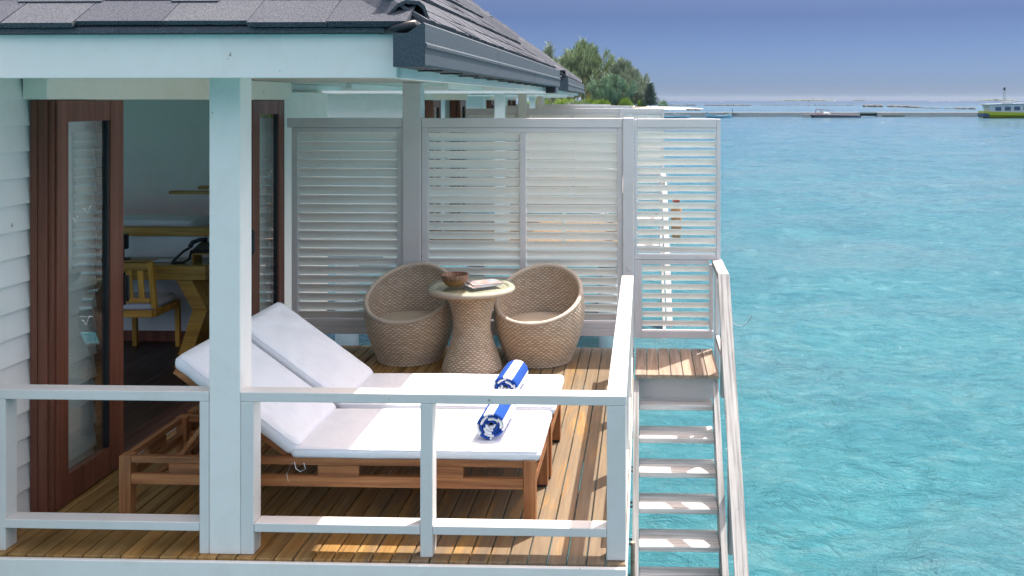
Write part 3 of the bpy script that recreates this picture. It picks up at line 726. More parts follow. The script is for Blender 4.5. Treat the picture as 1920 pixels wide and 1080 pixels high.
def build_screen(label, far=False, group=None):
    S = thing('privacy_screen', label, 'privacy screen', (-1.7, BY, 0), group)
    Y0, Y1 = BY+.012, BY+.082; m = M['screen']; lm = M['louver']; yc = (Y0+Y1)/2
    def fb(nm, x0, x1, z0, z1, d0=0, d1=0): return obj(nm, B().box(x0, x1, Y0+d0, Y1+d1, z0, z1, .003), m, S)
    # left bay
    fb('top_beam', -3.29, -2.214, 2.0, 2.086, -.006, .006); fb('stile', -3.25, -3.195, .17, 1.998); fb('stile', -2.27, -2.214, .17, 1.998)
    fb('upper_rail', -3.193, -2.272, 1.955, 1.998); fb('bottom_rail', -3.193, -2.272, .17, .225); fb('bottom_beam', -3.29, -2.214, .10, .168, -.004, .01)
    louvre_bay(S, -3.193, -2.272, .227, 1.953, .0805, .0820, yc, lm, 0)
    # middle double bay
    fb('top_beam', -2.041, -.196, 2.0, 2.086, -.006, .006); fb('stile', -2.041, -1.985, .17, 1.998); fb('stile', -.245, -.198, .17, 1.998)
    fb('mullion', -1.137, -1.083, .227, 1.953)
    fb('upper_rail', -1.983, -.247, 1.955, 1.998); fb('bottom_rail', -1.983, -.247, .17, .225); fb('bottom_beam', -2.041, -.196, .10, .168, -.004, .01)
    louvre_bay(S, -1.983, -1.139, .227, 1.953, .0805, .0785, yc, lm); louvre_bay(S, -1.081, -.247, .227, 1.953, .0805, .0785, yc, lm)
    # end post and the part beyond the deck edge
    obj('end_post', B().box(-.194, -.095, Y0-.03, Y1+.03, .0005, 2.09, .004), m, S)
    o = obj('bolt_plate', B().box(-.155, -.118, Y0-.036, Y0-.0305, .70, .745, .002).lathe([(.008, 0), (.008, .008)], (0, 0, 0), 8), m, S) if False else None
    fb('stile', -.092, -.066, .80, 2.08); fb('stile', .655, .692, .80, 2.08)
    fb('top_beam', -.064, .653, 2.0, 2.082, -.004, .004); fb('upper_rail', -.064, .653, 1.972, 1.998); fb('bottom_rail', -.064, .653, .80, .845)
    louvre_bay(S, -.064, .653, .847, 1.970, .0805, .0610, yc, lm)
    # lower gate panel
    fb('stile', -.092, -.022, .085, .798); fb('stile', .592, .628, .165, .752)
    fb('upper_rail', -.020, .590, .757, .796); fb('bottom_beam', -.020, .628, .085, .150)
    louvre_bay(S, -.020, .590, .172, .755, .0835, .0600, yc, lm)
    obj('catch_plate', B().box(-.158, -.12, Y0-.037, Y0-.0305, .70, .745, .002).tube([(-.139, Y0-.037, .722), (-.139, Y0-.047, .722)], .008, 10), m, S)
    return S
screen1 = build_screen('tall grey louvred privacy screen along the back of the near deck')

# ------------------------------------------------------------------ stair landing, stairs, handrail
land = thing('stair_landing', 'weathered timber landing boards at the head of the water stairs', 'landing', (.27, 7.9, 0))
for i in range(7):
    x0 = -.078+i*.0992; obj('deck_board', B().box(x0+.003, x0+.0962, 7.53, BY-.01, -.030, .001*random.uniform(-1, 1), .003), M['deck_grey'], land)
obj('end_beam', B().box(-.066, .606, 7.70, 7.74, -.245, -.0315, .003), M['screen'], land)
obj('rear_beam', B().box(-.066, .606, 8.26, 8.30, -.20, -.0315, .003), M['weathered'], land)
st = thing('water_stairs', 'steep weathered white open tread stairs leading from the landing down to the sea', 'stairs', (.27, 6.9, -.8))
RISE, RUN = .2045, .172
treads = None
for k in range(8):
    z = -.2420-k*RISE; yf = 7.505-k*RUN
    if k == 0: boards = [(yf, yf+.138), (yf+.142, yf+.19)]
    else: boards = [(yf, yf+.138), (yf+.142, yf+.28)]
    for a, c_ in boards:
        obj('tread_board', B().box(-.040, .560, a, c_, z-.042, z, .005), M['weathered'], st)
def stringer(x0, x1):
    b = B(); y0, z0 = 7.56, -.045; s = RISE/RUN; yb = 5.95; zb = z0-(y0-yb)*s
    b.prism([(y0, z0), (yb, zb), (yb+.02, zb-.30), (yb+.26, zb-.32), (y0, z0-.32)], 0, x0, x1)
    return obj('stringer', b, M['weathered_y'], st)
stringer(-.088, -.043); stringer(.563, .608)
for k in range(7):
    z = -.262-k*RISE; y = 7.57-k*RUN
    for dy in (0, .075):
        obj('bolt', B().tube([(-.125, y+dy, z), (-.0885, y+dy, z)], .009, 8), M['whiteplastic'], st, True)
hr = thing('stair_handrail', 'weathered white timber handrail following the right side of the water stairs', 'handrail', (.66, 7.0, 0))
obj('top_rail', B().box(.612, .705, 7.66, BY+.01, .757, .805, .004), M['weathered_y'], hr)
obj('sloping_rail', B().prism([(7.659, .805), (7.659, .735), (5.75, .735-1.909*1.235), (5.75, .805-1.909*1.235)], 0, .612, .708), M['weathered_y'], hr)
obj('post', B().box(.632, .672, 7.575, 7.658, -.20, .625, .004), M['weathered_y'], hr)
obj('post', B().box(.632, .672, 6.92, 7.01, -1.17, -.19, .004), M['weathered_y'], hr)
obj('post', B().box(.635, .675, 8.24, 8.33, -.2, .755, .004), M['screen'], hr)
obj('lower_rail', B().box(.636, .670, 7.612, 8.238, .105, .15, .003), M['weathered_y'], hr)
obj('latch_plate', B().box(.604, .611, 7.62, 7.70, .62, .745, .002), M['whiteplastic'], hr)
tag(obj('timber_pole', B().tube([(-.072, 6.0, -2.2), (-.076, 6.0, -1.2), (-.074, 6.0, -.64)], [.018, .016, .015], 8), M['deck_grey']), 'thin weathered pole standing between the deck edge and the water stairs', 'pole')
cab = [( .70+.0, 7.75, .44), (.73, 7.75, .39), (.78, 7.75, .355), (.83, 7.75, .35), (.865, 7.75, .375), (.895, 7.75, .42), (.905, 7.75, .44)]
tag(obj('cable_end', B().tube(cab, .0035, 6), M['metal']), 'loose curled cable sticking out from the stair handrail', 'cable')

# ------------------------------------------------------------------ loungers
def build_lounger(label, group):
    t = thing('sun_lounger', label, 'sun lounger', (0, 0, 0), group)
    L = 2.195; W = .65   # x from -L to 0 , y from 0 to W
    lw = .062; tz = M['teak_z']; tx = M['teak']; ty = M['teak_y']
    for x0 in (-L, -lw):
        for y0 in (0, W-lw):
            leg = obj('leg', B().box(x0, x0+lw, y0, y0+lw, .012, .381, .003), tz, t)
            obj('rubber_foot', B().box(x0+.004, x0+lw-.004, y0+.004, y0+lw-.004, 0, .0115, .002), M['dark'], leg)
    for y0 in (0.004, W-.036):
        y1 = y0+.032; xa, xb = -L+lw+.0015, -lw-.0015
        obj('side_rail', B().box(xa, xb, y0, y1, .345, .379, .002), tx, t)
        obj('side_rail', B().box(xa, xb, y0, y1, .232, .286, .002), tx, t)
        # spacer blocks leaving long slots
        for a, c_ in ((-1.93, -1.47), (-1.14, -.925), (-.592, -.378)):
            obj('spacer_block', B().box(a, c_, y0+.001, y1-.001, .2875, .3435, .001), tx, t)
    for x0 in (-L+.004, -.036):
        x1 = x0+.032; ya, yb = lw+.0015, W-lw-.0015
        obj('end_rail', B().box(x0, x1, ya, yb, .345, .379, .002), ty, t)
        obj('end_rail', B().box(x0, x1, ya, yb, .232, .286, .002), ty, t)
        obj('spacer_block', B().box(x0+.001, x1-.001, ya+.17, yb-.17, .2875, .3435, .001), ty, t)
    # slatted bed and the tilted back frame
    for i in range(13):
        x = -.13-i*.094; obj('slat', B().box(x-.033, x+.033, .04, W-.04, .350, .368, .002), ty, t)
    for i in range(5):
        x = -2.05+i*.11; obj('slat', B().box(x-.02, x+.02, .04, W-.04, .236, .252, .002), ty, t)
    hx, hz, an = -1.30, .365, R(36); ca, sa = math.cos(an), math.sin(an); BL = .77
    for y in (.05, W-.09):
        obj('back_frame', B().beam((hx, y+.02, hz), (hx-ca*BL, y+.02, hz+sa*BL), .04, .035), tx, t)
    for i in range(8):
        q = .06+i*.1; obj('slat', B().beam((hx-ca*q, .09, hz+sa*q+.012), (hx-ca*q, W-.09, hz+sa*q+.012), .06, .014), ty, t)
    for y in (.12, W-.13): obj('prop_arm', B().beam((hx-ca*.5, y, hz+sa*.5-.03), (-1.98, y, .27), .025, .025), tx, t)
    obj('brass_plate', B().box(-2.00, -1.93, W-.0385, W-.0365, .295, .318, .001).box(-1.70, -1.67, W-.0385, W-.0365, .29, .33, .001), M['brass'], t)
    # mattress: flat part and back part
    me = cushion_mesh(1.32, W-.005, .062, .028, 90, 40, .0055, 3, 'seat_mattress', .035)
    me.transform(Matrix.Translation((-.635, W/2+.002, .402)))
    ms = link('seat_mattress', me, M['canvas'], t, smooth=True)
    me = cushion_mesh(.81, W-.01, .090, .055, 80, 44, .014, 9, 'back_mattress', .05)
    me.transform(Matrix.Translation((-.405, 0, .040))); me.transform(Matrix.Rotation(an, 4, 'Y'))
    me.transform(Matrix.Translation((hx+.02, W/2, hz+.010)))
    mb = link('back_mattress', me, M['canvas'], t, smooth=True)
    obj('piping', piping_mesh(1.32, W-.005, .062, .008, .022, Matrix.Translation((-.635, W/2+.002, .402)), .035), M['canvas'], ms, True)
    xf = Matrix.Translation((hx+.02, W/2, hz+.010)) @ Matrix.Rotation(an, 4, 'Y') @ Matrix.Translation((-.405, 0, .040))
    obj('piping', piping_mesh(.81, W-.01, .080, .010, .030, xf, .05), M['canvas'], mb, True)
    # tie cord hanging at the fold
    obj('tie_cord', B().tube([(hx+.04, -.004, .365), (hx+.05, -.008, .33), (hx+.075, -.010, .315), (hx+.10, -.008, .33), (hx+.09, -.004, .36)], .0018, 5)
        .tube([(hx+.03, -.004, .36), (hx+.0, -.006, .30), (hx+.01, -.006, .26)], .0013, 5), M['canvas'], t, True)
    return t
l1 = build_lounger('white cushioned teak lounger nearest the front railing', 'pair of teak sun loungers on the deck')
l1.location = (-.562, 4.725, 0.0025)
l2 = copy_tree(l1); l2['label'] = 'white cushioned teak lounger behind the first one, nearer the wicker chairs'
l2.location = (-.552, 5.425, .0025)

# towels: a real spiral of striped terry
def towel_mesh(Rr, L, seed):
    turns = 4.2; th = .0145; N = 330; a0 = R(200)
    rnd = random.Random(seed)
    ss = []; pts = []; s = 0; prev = None
    for i in range(N+1):
        a = turns*2*math.pi*i/N; r = .010+(Rr-.010-th/2)*(i/N)**.95
        r *= 1+.035*math.sin(a*2+seed)+.02*math.sin(a*3.3+1)
        p = np.array([r*math.cos(a+a0), r*math.sin(a+a0)*.93])
        if prev is not None: s += np.linalg.norm(p-prev)
        prev = p; ss.append(s); pts.append(p)
    pts = np.array(pts); tg = np.gradient(pts, axis=0); tg /= np.linalg.norm(tg, axis=1)[:, None]; nr = np.stack([tg[:, 1], -tg[:, 0]], 1)
    ysteps = [(0, .25), (.004, .75), (.012, 1), (.10, 1), (.2, 1), (.3, 1), (L-.012, 1), (L-.004, .75), (L, .25)]
    V = []; uv = []
    prof = []  # closed ring: out along outer side then back along inner
    for y, k in ysteps: prof.append((y, k*th/2))
    for y, k in reversed(ysteps): prof.append((y, -k*th/2))
    K = len(prof)
    for i in range(N+1):
        for (y, o) in prof:
            p = pts[i]+nr[i]*(-o)
            wob = .004*math.sin(i*.21+seed)*(1-abs(y/L-.5)*0)
            V.append((p[0], y+wob+.012*(1-i/N), p[1])); uv.append((ss[i]/.112+.1, y*8))
    Fq = []
    for i in range(N):
        for k in range(K):
            k2 = (k+1) % K; Fq.append((i*K+k, i*K+k2, (i+1)*K+k2, (i+1)*K+k))
    return npmesh('rolled_towel', V, Fq, uv)
tm = towel_mesh(.083, .37, 1)
def place_towel(x, y, rz, ry, label):
    o = bpy.data.objects.new('rolled_towel', tm); C.objects.link(o); o.location = (x, y, .4385+.076); o.rotation_euler = (0, R(ry), R(rz))
    tag(o, label, 'towel', 'rolled blue and white striped towels'); return o
tm.materials.append(M['towel']); tm.polygons.foreach_set('use_smooth', [True]*len(tm.polygons))
place_towel(-.815, 4.86, -2, 0, 'rolled blue and white striped towel on the front lounger')
place_towel(-.835, 5.50, -3, 24, 'rolled blue and white striped towel on the rear lounger')

# ------------------------------------------------------------------ wicker
def weave(name, rfun, zfun, n_rib, n_row, clampz=None, inner=False, amp=.0032):
    """surface of revolution carved into a real basket weave"""
    nu = n_rib*4; nv = n_row*4+1
    U, Vv = np.meshgrid(np.arange(nu)/4.0, np.arange(nv)/4.0, indexing='ij')
    phi = 2*math.pi*U/n_rib; t = Vv/n_row; z = zfun(t); r = rfun(z)
    row = np.floor(Vv-1e-6); par = (row % 2)*math.pi
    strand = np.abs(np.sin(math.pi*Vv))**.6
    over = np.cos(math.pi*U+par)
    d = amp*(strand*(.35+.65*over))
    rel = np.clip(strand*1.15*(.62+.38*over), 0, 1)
    if inner: d = -d
    r2 = r+d
    if clampz is not None: z = np.minimum(z, clampz(phi)); 
    Vt = np.stack([r2*np.cos(phi), r2*np.sin(phi), z], -1).reshape(-1, 3)
    Fq = grid_faces(nu, nv, True)
    if clampz is not None:
        zt = zfun(t); cz = clampz(phi); above = (zt > cz+.012).ravel()
        Fq = Fq[~above[Fq].all(1)]
    if inner: Fq = Fq[:, ::-1]
    uvu = np.stack([U, Vv], -1).reshape(-1, 2)
    return npmesh(name, Vt, Fq, uvu, rel.ravel())
def chair_profile(z):
    zs = [0, .05, .15, .28, .40, .52, .65, .78, .9]; rr = [.272, .292, .335, .375, .392, .389, .368, .328, .28]
    return np.interp(z, np.linspace(0, .9, 60), np.convolve(np.pad(np.interp(np.linspace(0, .9, 60), zs, rr), 3, mode='edge'), np.ones(7)/7, 'valid'))
OPEN = -math.pi/2
def rim_z(phi):
    c = np.cos(phi-OPEN)
    return .575-.198*c+.015*c*c*np.sign(c)
def build_chair(label, group):
    t = thing('wicker_tub_chair', label, 'chair', (0, 0, 0), group)
    me = weave('shell', chair_profile, lambda q: q*.80, 96, 50, rim_z); link('shell', me, M['wicker'], t, smooth=False)
    me = weave('inner_shell', lambda z: chair_profile(z)-.026, lambda q: .29+q*.51, 96, 32, rim_z, True); link('inner_shell', me, M['wicker'], t)
    # rim: braided tube
    n = 160; k = 8; V = []; uv = []
    for i in range(n):
        a = 2*math.pi*i/n; z = float(rim_z(np.array(a))); r = float(chair_profile(np.array(z)))-.013
        for j in range(k):
            b_ = 2*math.pi*j/k; q = .0205+.0014*math.sin(i*1.9)
            V.append(((r+q*math.cos(b_))*math.cos(a), (r+q*math.cos(b_))*math.sin(a), z+q*math.sin(b_))); uv.append((i*.62+j*.16, 0))
    Fq = [(i*k+j, ((i+1) % n)*k+j, ((i+1) % n)*k+(j+1) % k, i*k+(j+1) % k) for i in range(n) for j in range(k)]
    link('rim', npmesh('rim', V, Fq, uv), M['rim'], t, smooth=True)
    obj('seat_base', B().lathe([(.34, .285), (.34, .30)], seg=40), M['wicker_rim'], t)
    b = B(); b.lathe([(.18, .302), (.262, .306), (.276, .322), (.276, .338), (.258, .354), (.15, .366), (.02, .368)], seg=48)
    obj('cushion', b, M['beige'], t, True)
    return t
c1 = build_chair('round wicker tub chair left of the table, in shade', 'wicker tub chairs either side of the table')
c1.location = (-2.04, 7.945, .0035); c1.rotation_euler = (0, 0, R(-4))
c2 = copy_tree(c1); c2['label'] = 'round wicker tub chair right of the table, beside the side railing'
c2.location = (-.91, 7.93, .0035); c2.rotation_euler = (0, 0, R(-10))
# table
TX, TY = -1.445, 7.66
tb = thing('wicker_table', 'hourglass shaped wicker table with a round glass top', 'table', (TX, TY, 0))
def tprof(z):
    zs = np.array([0, .06, .20, .33, .45, .56, .64]); rr = np.array([.252, .240, .185, .150, .158, .188, .225])
    g = np.linspace(0, .64, 60); return np.interp(z, g, np.convolve(np.pad(np.interp(g, zs, rr), 5, mode='edge'), np.ones(11)/11, 'valid'))
me = weave('base', tprof, lambda q: .004+q*.636, 60, 42); me.transform(Matrix.Translation((TX, TY, 0))); link('base', me, M['wicker'], tb)
n = 150; k = 10; V = []; uv = []
for i in range(n):
    a = 2*math.pi*i/n
    for j in range(k):
        b_ = 2*math.pi*j/k; V.append((TX+(.325+.035*math.cos(b_))*math.cos(a), TY+(.325+.035*math.cos(b_))*math.sin(a), .667+.026*math.sin(b_))); uv.append((i*.9+j*.05, 0))
Fq = [(i*k+j, ((i+1) % n)*k+j, ((i+1) % n)*k+(j+1) % k, i*k+(j+1) % k) for i in range(n) for j in range(k)]
link('rim', npmesh('rim', V, Fq, uv), M['rim'], tb, smooth=True)
me = weave('woven_top', lambda z: .325-(z-.655)*40, lambda q: .655+q*.008, 70, 30); me.transform(Matrix.Translation((TX, TY, .02))); link('woven_top', me, M['wicker'], tb)
obj('under_top', B().lathe([(.20, .640), (.335, .652), (.335, .660)], (TX, TY, 0), 40), M['wicker_rim'], tb)
b = B(); b.lathe([(.360, .6945), (.364, .697), (.364, .702), (.361, .7045)], (TX, TY, 0), 64); obj('glass_top', b, M['tableglass'], tb, False)
# bowl
bw = B(); prof = [(.0, .0), (.045, .0), (.075, .014), (.102, .045), (.113, .075), (.115, .100), (.107, .100), (.099, .072), (.078, .035), (.03, .018), (.0, .017)]
bw.lathe([(max(r, .001), z) for r, z in prof], (-1.575, 7.58, .7055), 48, False)
m, nt, bb_ = mat('turned_wood_bowl', (.3, .15, .06), .4)
geo = nd(nt, 'ShaderNodeTexCoord'); sx = nd(nt, 'ShaderNodeSeparateXYZ'); nt.links.new(geo.outputs['Object'], sx.inputs[0])
g1 = noisetex(nt, coords(nt, (90, 90, 6)), 1, 4)
band = ramp(nt, g1, [(.35, (.13, .06, .035)), (.65, (.30, .17, .11))])
lowc = ramp(nt, noisetex(nt, coords(nt, (6, 6, 40)), 1, 3), [(.3, (.26, .13, .045)), (.7, (.38, .21, .08))])
ct = nd(nt, 'ShaderNodeMath', operation='GREATER_THAN'); ct.inputs[1].default_value = .005; nt.links.new(sx.outputs['Z'], ct.inputs[0])
nt.links.new(mix(nt, ct.outputs[0], lowc, band), bb_.inputs['Base Color'])
tag(obj('wooden_bowl', bw, m, smooth=True), 'turned wooden bowl on the glass table top', 'bowl')
# magazines
def magmat(seed):
    m, nt, b = mat('magazine_cover', (.7, .7, .7), .25)
    v = coords(nt, (1, 1, 1), 'Generated', False)
    ad = nd(nt, 'ShaderNodeVectorMath', operation='ADD'); ad.inputs[1].default_value = (seed, seed*2, 0); nt.links.new(v, ad.inputs[0])
    n = nd(nt, 'ShaderNodeTexVoronoi'); n.inputs['Scale'].default_value = 4.5; nt.links.new(ad.outputs[0], n.inputs['Vector'])
    n2 = noisetex(nt, ad.outputs[0], 5, 3)
    sp = nd(nt, 'ShaderNodeSeparateColor'); nt.links.new(n.outputs['Color'], sp.inputs[0])
    c = ramp(nt, sp.outputs[0], [(0, (.30, .36, .45)), (.35, (.50, .50, .52)), (.6, (.55, .25, .17)), (.75, (.46, .46, .44)), (1, (.10, .12, .20))])
    c = mix(nt, .35, c, ramp(nt, n2, [(.4, (.12, .15, .22)), (.6, (.6, .55, .55))])); nt.links.new(c, b.inputs['Base Color']); return m
for i, (x, y, rz, s, lb) in enumerate(((-1.36, 7.63, 38, 1.0, 'lower magazine under the open cover on the glass table'), (-1.34, 7.655, 30, .93, 'upper magazine with a pale and orange cover on the glass table'))):
    z0 = .7055+i*.0105
    mg = thing('magazine', lb, 'magazine', (x, y, z0))
    rr = Matrix.Rotation(R(rz), 3, 'Z')
    obj('pages', B().box(x-.135*s, x+.132*s, y-.10*s, y+.10*s, z0+.0012, z0+.0085, 0, rr, (x, y, z0)), M['whiteplastic'], mg)
    obj('cover', B().box(x-.137*s, x+.137*s, y-.103*s, y+.103*s, z0+.0087, z0+.0100, 0, rr, (x, y, z0)), magmat(3.1+i), mg)
    obj('back_cover', B().box(x-.137*s, x+.137*s, y-.103*s, y+.103*s, z0, z0+.0010, 0, rr, (x, y, z0)), magmat(7.7+i), mg)

# ------------------------------------------------------------------ the villas behind
far_v, far_roof = build_villa('second white villa, directly behind the near privacy screen', False, 'row of overwater villas')
villa['group'] = 'row of overwater villas'
obj('curtain', B().prism([(-3.60+.02*math.sin(i*1.3), 5.52+i*.03) for i in range(22)]+[(-3.612+.02*math.sin(i*1.3), 5.52+i*.03) for i in range(21, -1, -1)], 2, .05, 2.25), M['seatcloth'], far_v)
dk2 = B().box(-3.347, DR, FY-.03, BY, -.03, 0, .003)
obj('deck', dk2, M['deck'], far_v); obj('front_beam', B().box(-3.9, -.088, FY-.018, FY+.03, -.30, -.0305, .004), M['white'], far_v)
obj('side_beam', B().box(-.13, -.09, FY+.031, BY, -.30, -.0305, .004), M['white'], far_v)
for x, y in ((-.35, 4.75), (-4.55, 4.75), (-.35, 8.1), (-3.0, 8.1)):
    obj('pile', B().lathe([(.18, WATER-.8), (.18, -.301)], (x, y, 0), 20), M['pile'], far_v, True)
obj('railing', B().box(-3.26, -2.158, FY, FY+DP, .757, .805).box(-1.998, -.0885, FY, FY+DP, .757, .805).box(-3.26, -.1845, FY+.01, FY+DP-.01, .113, .157)
    .box(-.185, -.0885, FY+DP+.002, 7.56, .757, .805).box(-1.998, -1.93, FY+.002, FY+DP-.002, 0, .756).box(-1.10, -1.04, FY+.002, FY+DP-.002, 0, .756).box(-.183, -.092, FY+.002, FY+DP-.002, 0, .756)
    .box(-.178, -.092, 6.0, 6.07, 0, .756).box(-.178, -.092, 7.47, 7.54, 0, .756), WR, far_v)
obj('stair', B().box(-.078, .61, 7.53, 8.3, -.03, 0).prism([(7.56, -.045), (5.95, -1.96), (6.2, -2.2), (7.56, -.36)], 0, -.088, -.043).prism([(7.56, -.045), (5.95, -1.96), (6.2, -2.2), (7.56, -.36)], 0, .563, .608)
    .box(.612, .705, 7.66, 8.35, .757, .805).prism([(7.659, .805), (7.659, .735), (5.75, -1.62), (5.75, -1.55)], 0, .612, .708).box(.632, .672, 7.52, 7.61, -.2, .72).box(.62, .70, 8.24, 8.33, -1.9, .755)
    .box(-.03, .55, 7.35, 7.6, -.29, -.24).box(-.03, .55, 7.18, 7.43, -.49, -.445).box(-.03, .55, 7.0, 7.26, -.70, -.65), M['weathered'], far_v)
screen2 = build_screen('second grey louvred privacy screen, belonging to the villa behind', True, 'louvred privacy screens')
screen1['group'] = 'louvred privacy screens'
def place(o, dx, dy, rot):
    """move a villa/screen by a turn about the roof's front corner and a shift"""
    piv = Vector((-1.0, 4.16, 0)); m = Matrix.Translation(piv+Vector((dx, dy, 0))) @ Matrix.Rotation(R(rot), 4, 'Z') @ Matrix.Translation(-piv)
    loc = OFFROOT[o.name.split('.')[0]]
    o.location = m @ loc; o.rotation_euler = (0, 0, R(rot))
OFFROOT = {'overwater_villa': Vector((-3.35, 4.5, 0)), 'privacy_screen': Vector((-1.7, BY, 0))}
place(far_v, -.18, 9.85, 1.6); place(screen2, -.18, 9.85, 1.6)
spots = [(-.85, 19.6, 3.0, 'third white villa in the row, half hidden behind the second'), (-1.75, 29.6, 4.5, 'fourth and farthest white villa in the row, near the trees')]
sspots = ['third louvred privacy screen in the row, only its top edge visible', 'farthest louvred privacy screen in the row, just below the trees']
for (dx, dy, rt, lb), sl_ in zip(spots, sspots):
    v = copy_tree(far_v); v['label'] = lb; place(v, dx, dy, rt)
    s = copy_tree(screen2); s['label'] = sl_; place(s, dx, dy, rt)
# a tan bag hanging by the second villa's stairs, seen through the slats
bag = thing('hanging_bag', 'tan canvas bag with a red top hanging behind the louvres by the next stairs', 'bag', (.60, 17.2, 0))
obj('body', B().lathe([(.02, -.36), (.085, -.30), (.10, -.1), (.10, .28), (.06, .34)], (.60, 17.2, 0), 18), mat('tan_canvas', (.45, .24, .12), .8)[0], bag, True)
obj('strap', B().lathe([(.065, .342), (.07, .40), (.03, .46)], (.60, 17.2, 0), 12), mat('red_cloth', (.5, .12, .08), .8)[0], bag, True)

# ------------------------------------------------------------------ island with trees
def island():
    n, mrings = 120, 24; V = []; cx, cy = -128, 438
    for i in range(n):
        a = 2*math.pi*i/n
        rx = 158*(1+.02*math.sin(3*a+1)); ry = 85*(1+.04*math.sin(2*a))
        for j in range(mrings):
            q = 1-j/(mrings-1)*.999; h = WATER-.3+1.9*(1-q**6)+.35*noise.noise(Vector((math.cos(a)*q*5, math.sin(a)*q*5, 0)))*(1-q)
            sc_ = lambda t: math.copysign(abs(t)**.72, t)
            V.append((cx+rx*q*sc_(math.cos(a)), cy+ry*q*sc_(math.sin(a)), h))
    me = npmesh('island', V, grid_faces(n, mrings, True)[:, ::-1] if False else grid_faces(n, mrings, True))
    bm = bmesh.new(); bm.from_mesh(me); bmesh.ops.recalc_face_normals(bm, faces=bm.faces); bm.to_mesh(me); bm.free()
    o = bpy.data.objects.new('island_ground', me); C.objects.link(o); me.materials.append(M['sand']); o['kind'] = 'structure'
    me.polygons.foreach_set('use_smooth', [True]*len(me.polygons))
island()
def leafmat(name, c0, c1):
    m, nt, b = mat(name, c0, .7, .2)
    geo = nd(nt, 'ShaderNodeNewGeometry'); n = noisetex(nt, coords(nt, (1, 1, 1)), .35, 3)
    rnd = nd(nt, 'ShaderNodeMath', operation='MULTIPLY_ADD'); rnd.inputs[1].default_value = .5; nt.links.new(geo.outputs['Random Per Island'], rnd.inputs[0]); nt.links.new(n, rnd.inputs[2])
    nt.links.new(ramp(nt, rnd.outputs[0], [(.5, c0), (.88, c1)]), b.inputs['Base Color'])
    b.inputs['Subsurface Weight'].default_value = 0; return m
G1 = leafmat('casuarina_green', (.10, .15, .085), (.34, .42, .22)); G2 = leafmat('casuarina_grey_green', (.11, .15, .11), (.32, .38, .26))
G3 = leafmat('young_casuarina_green', (.14, .22, .14), (.25, .35, .21)); G4 = leafmat('bright_shrub_green', (.16, .27, .04), (.30, .40, .07)); G5 = leafmat('dark_conifer_green', (.07, .11, .09), (.14, .19, .14))
BARK = wood('bark', 2, (.05, .04, .03), (.10, .08, .06), (.16, .13, .10), .8)
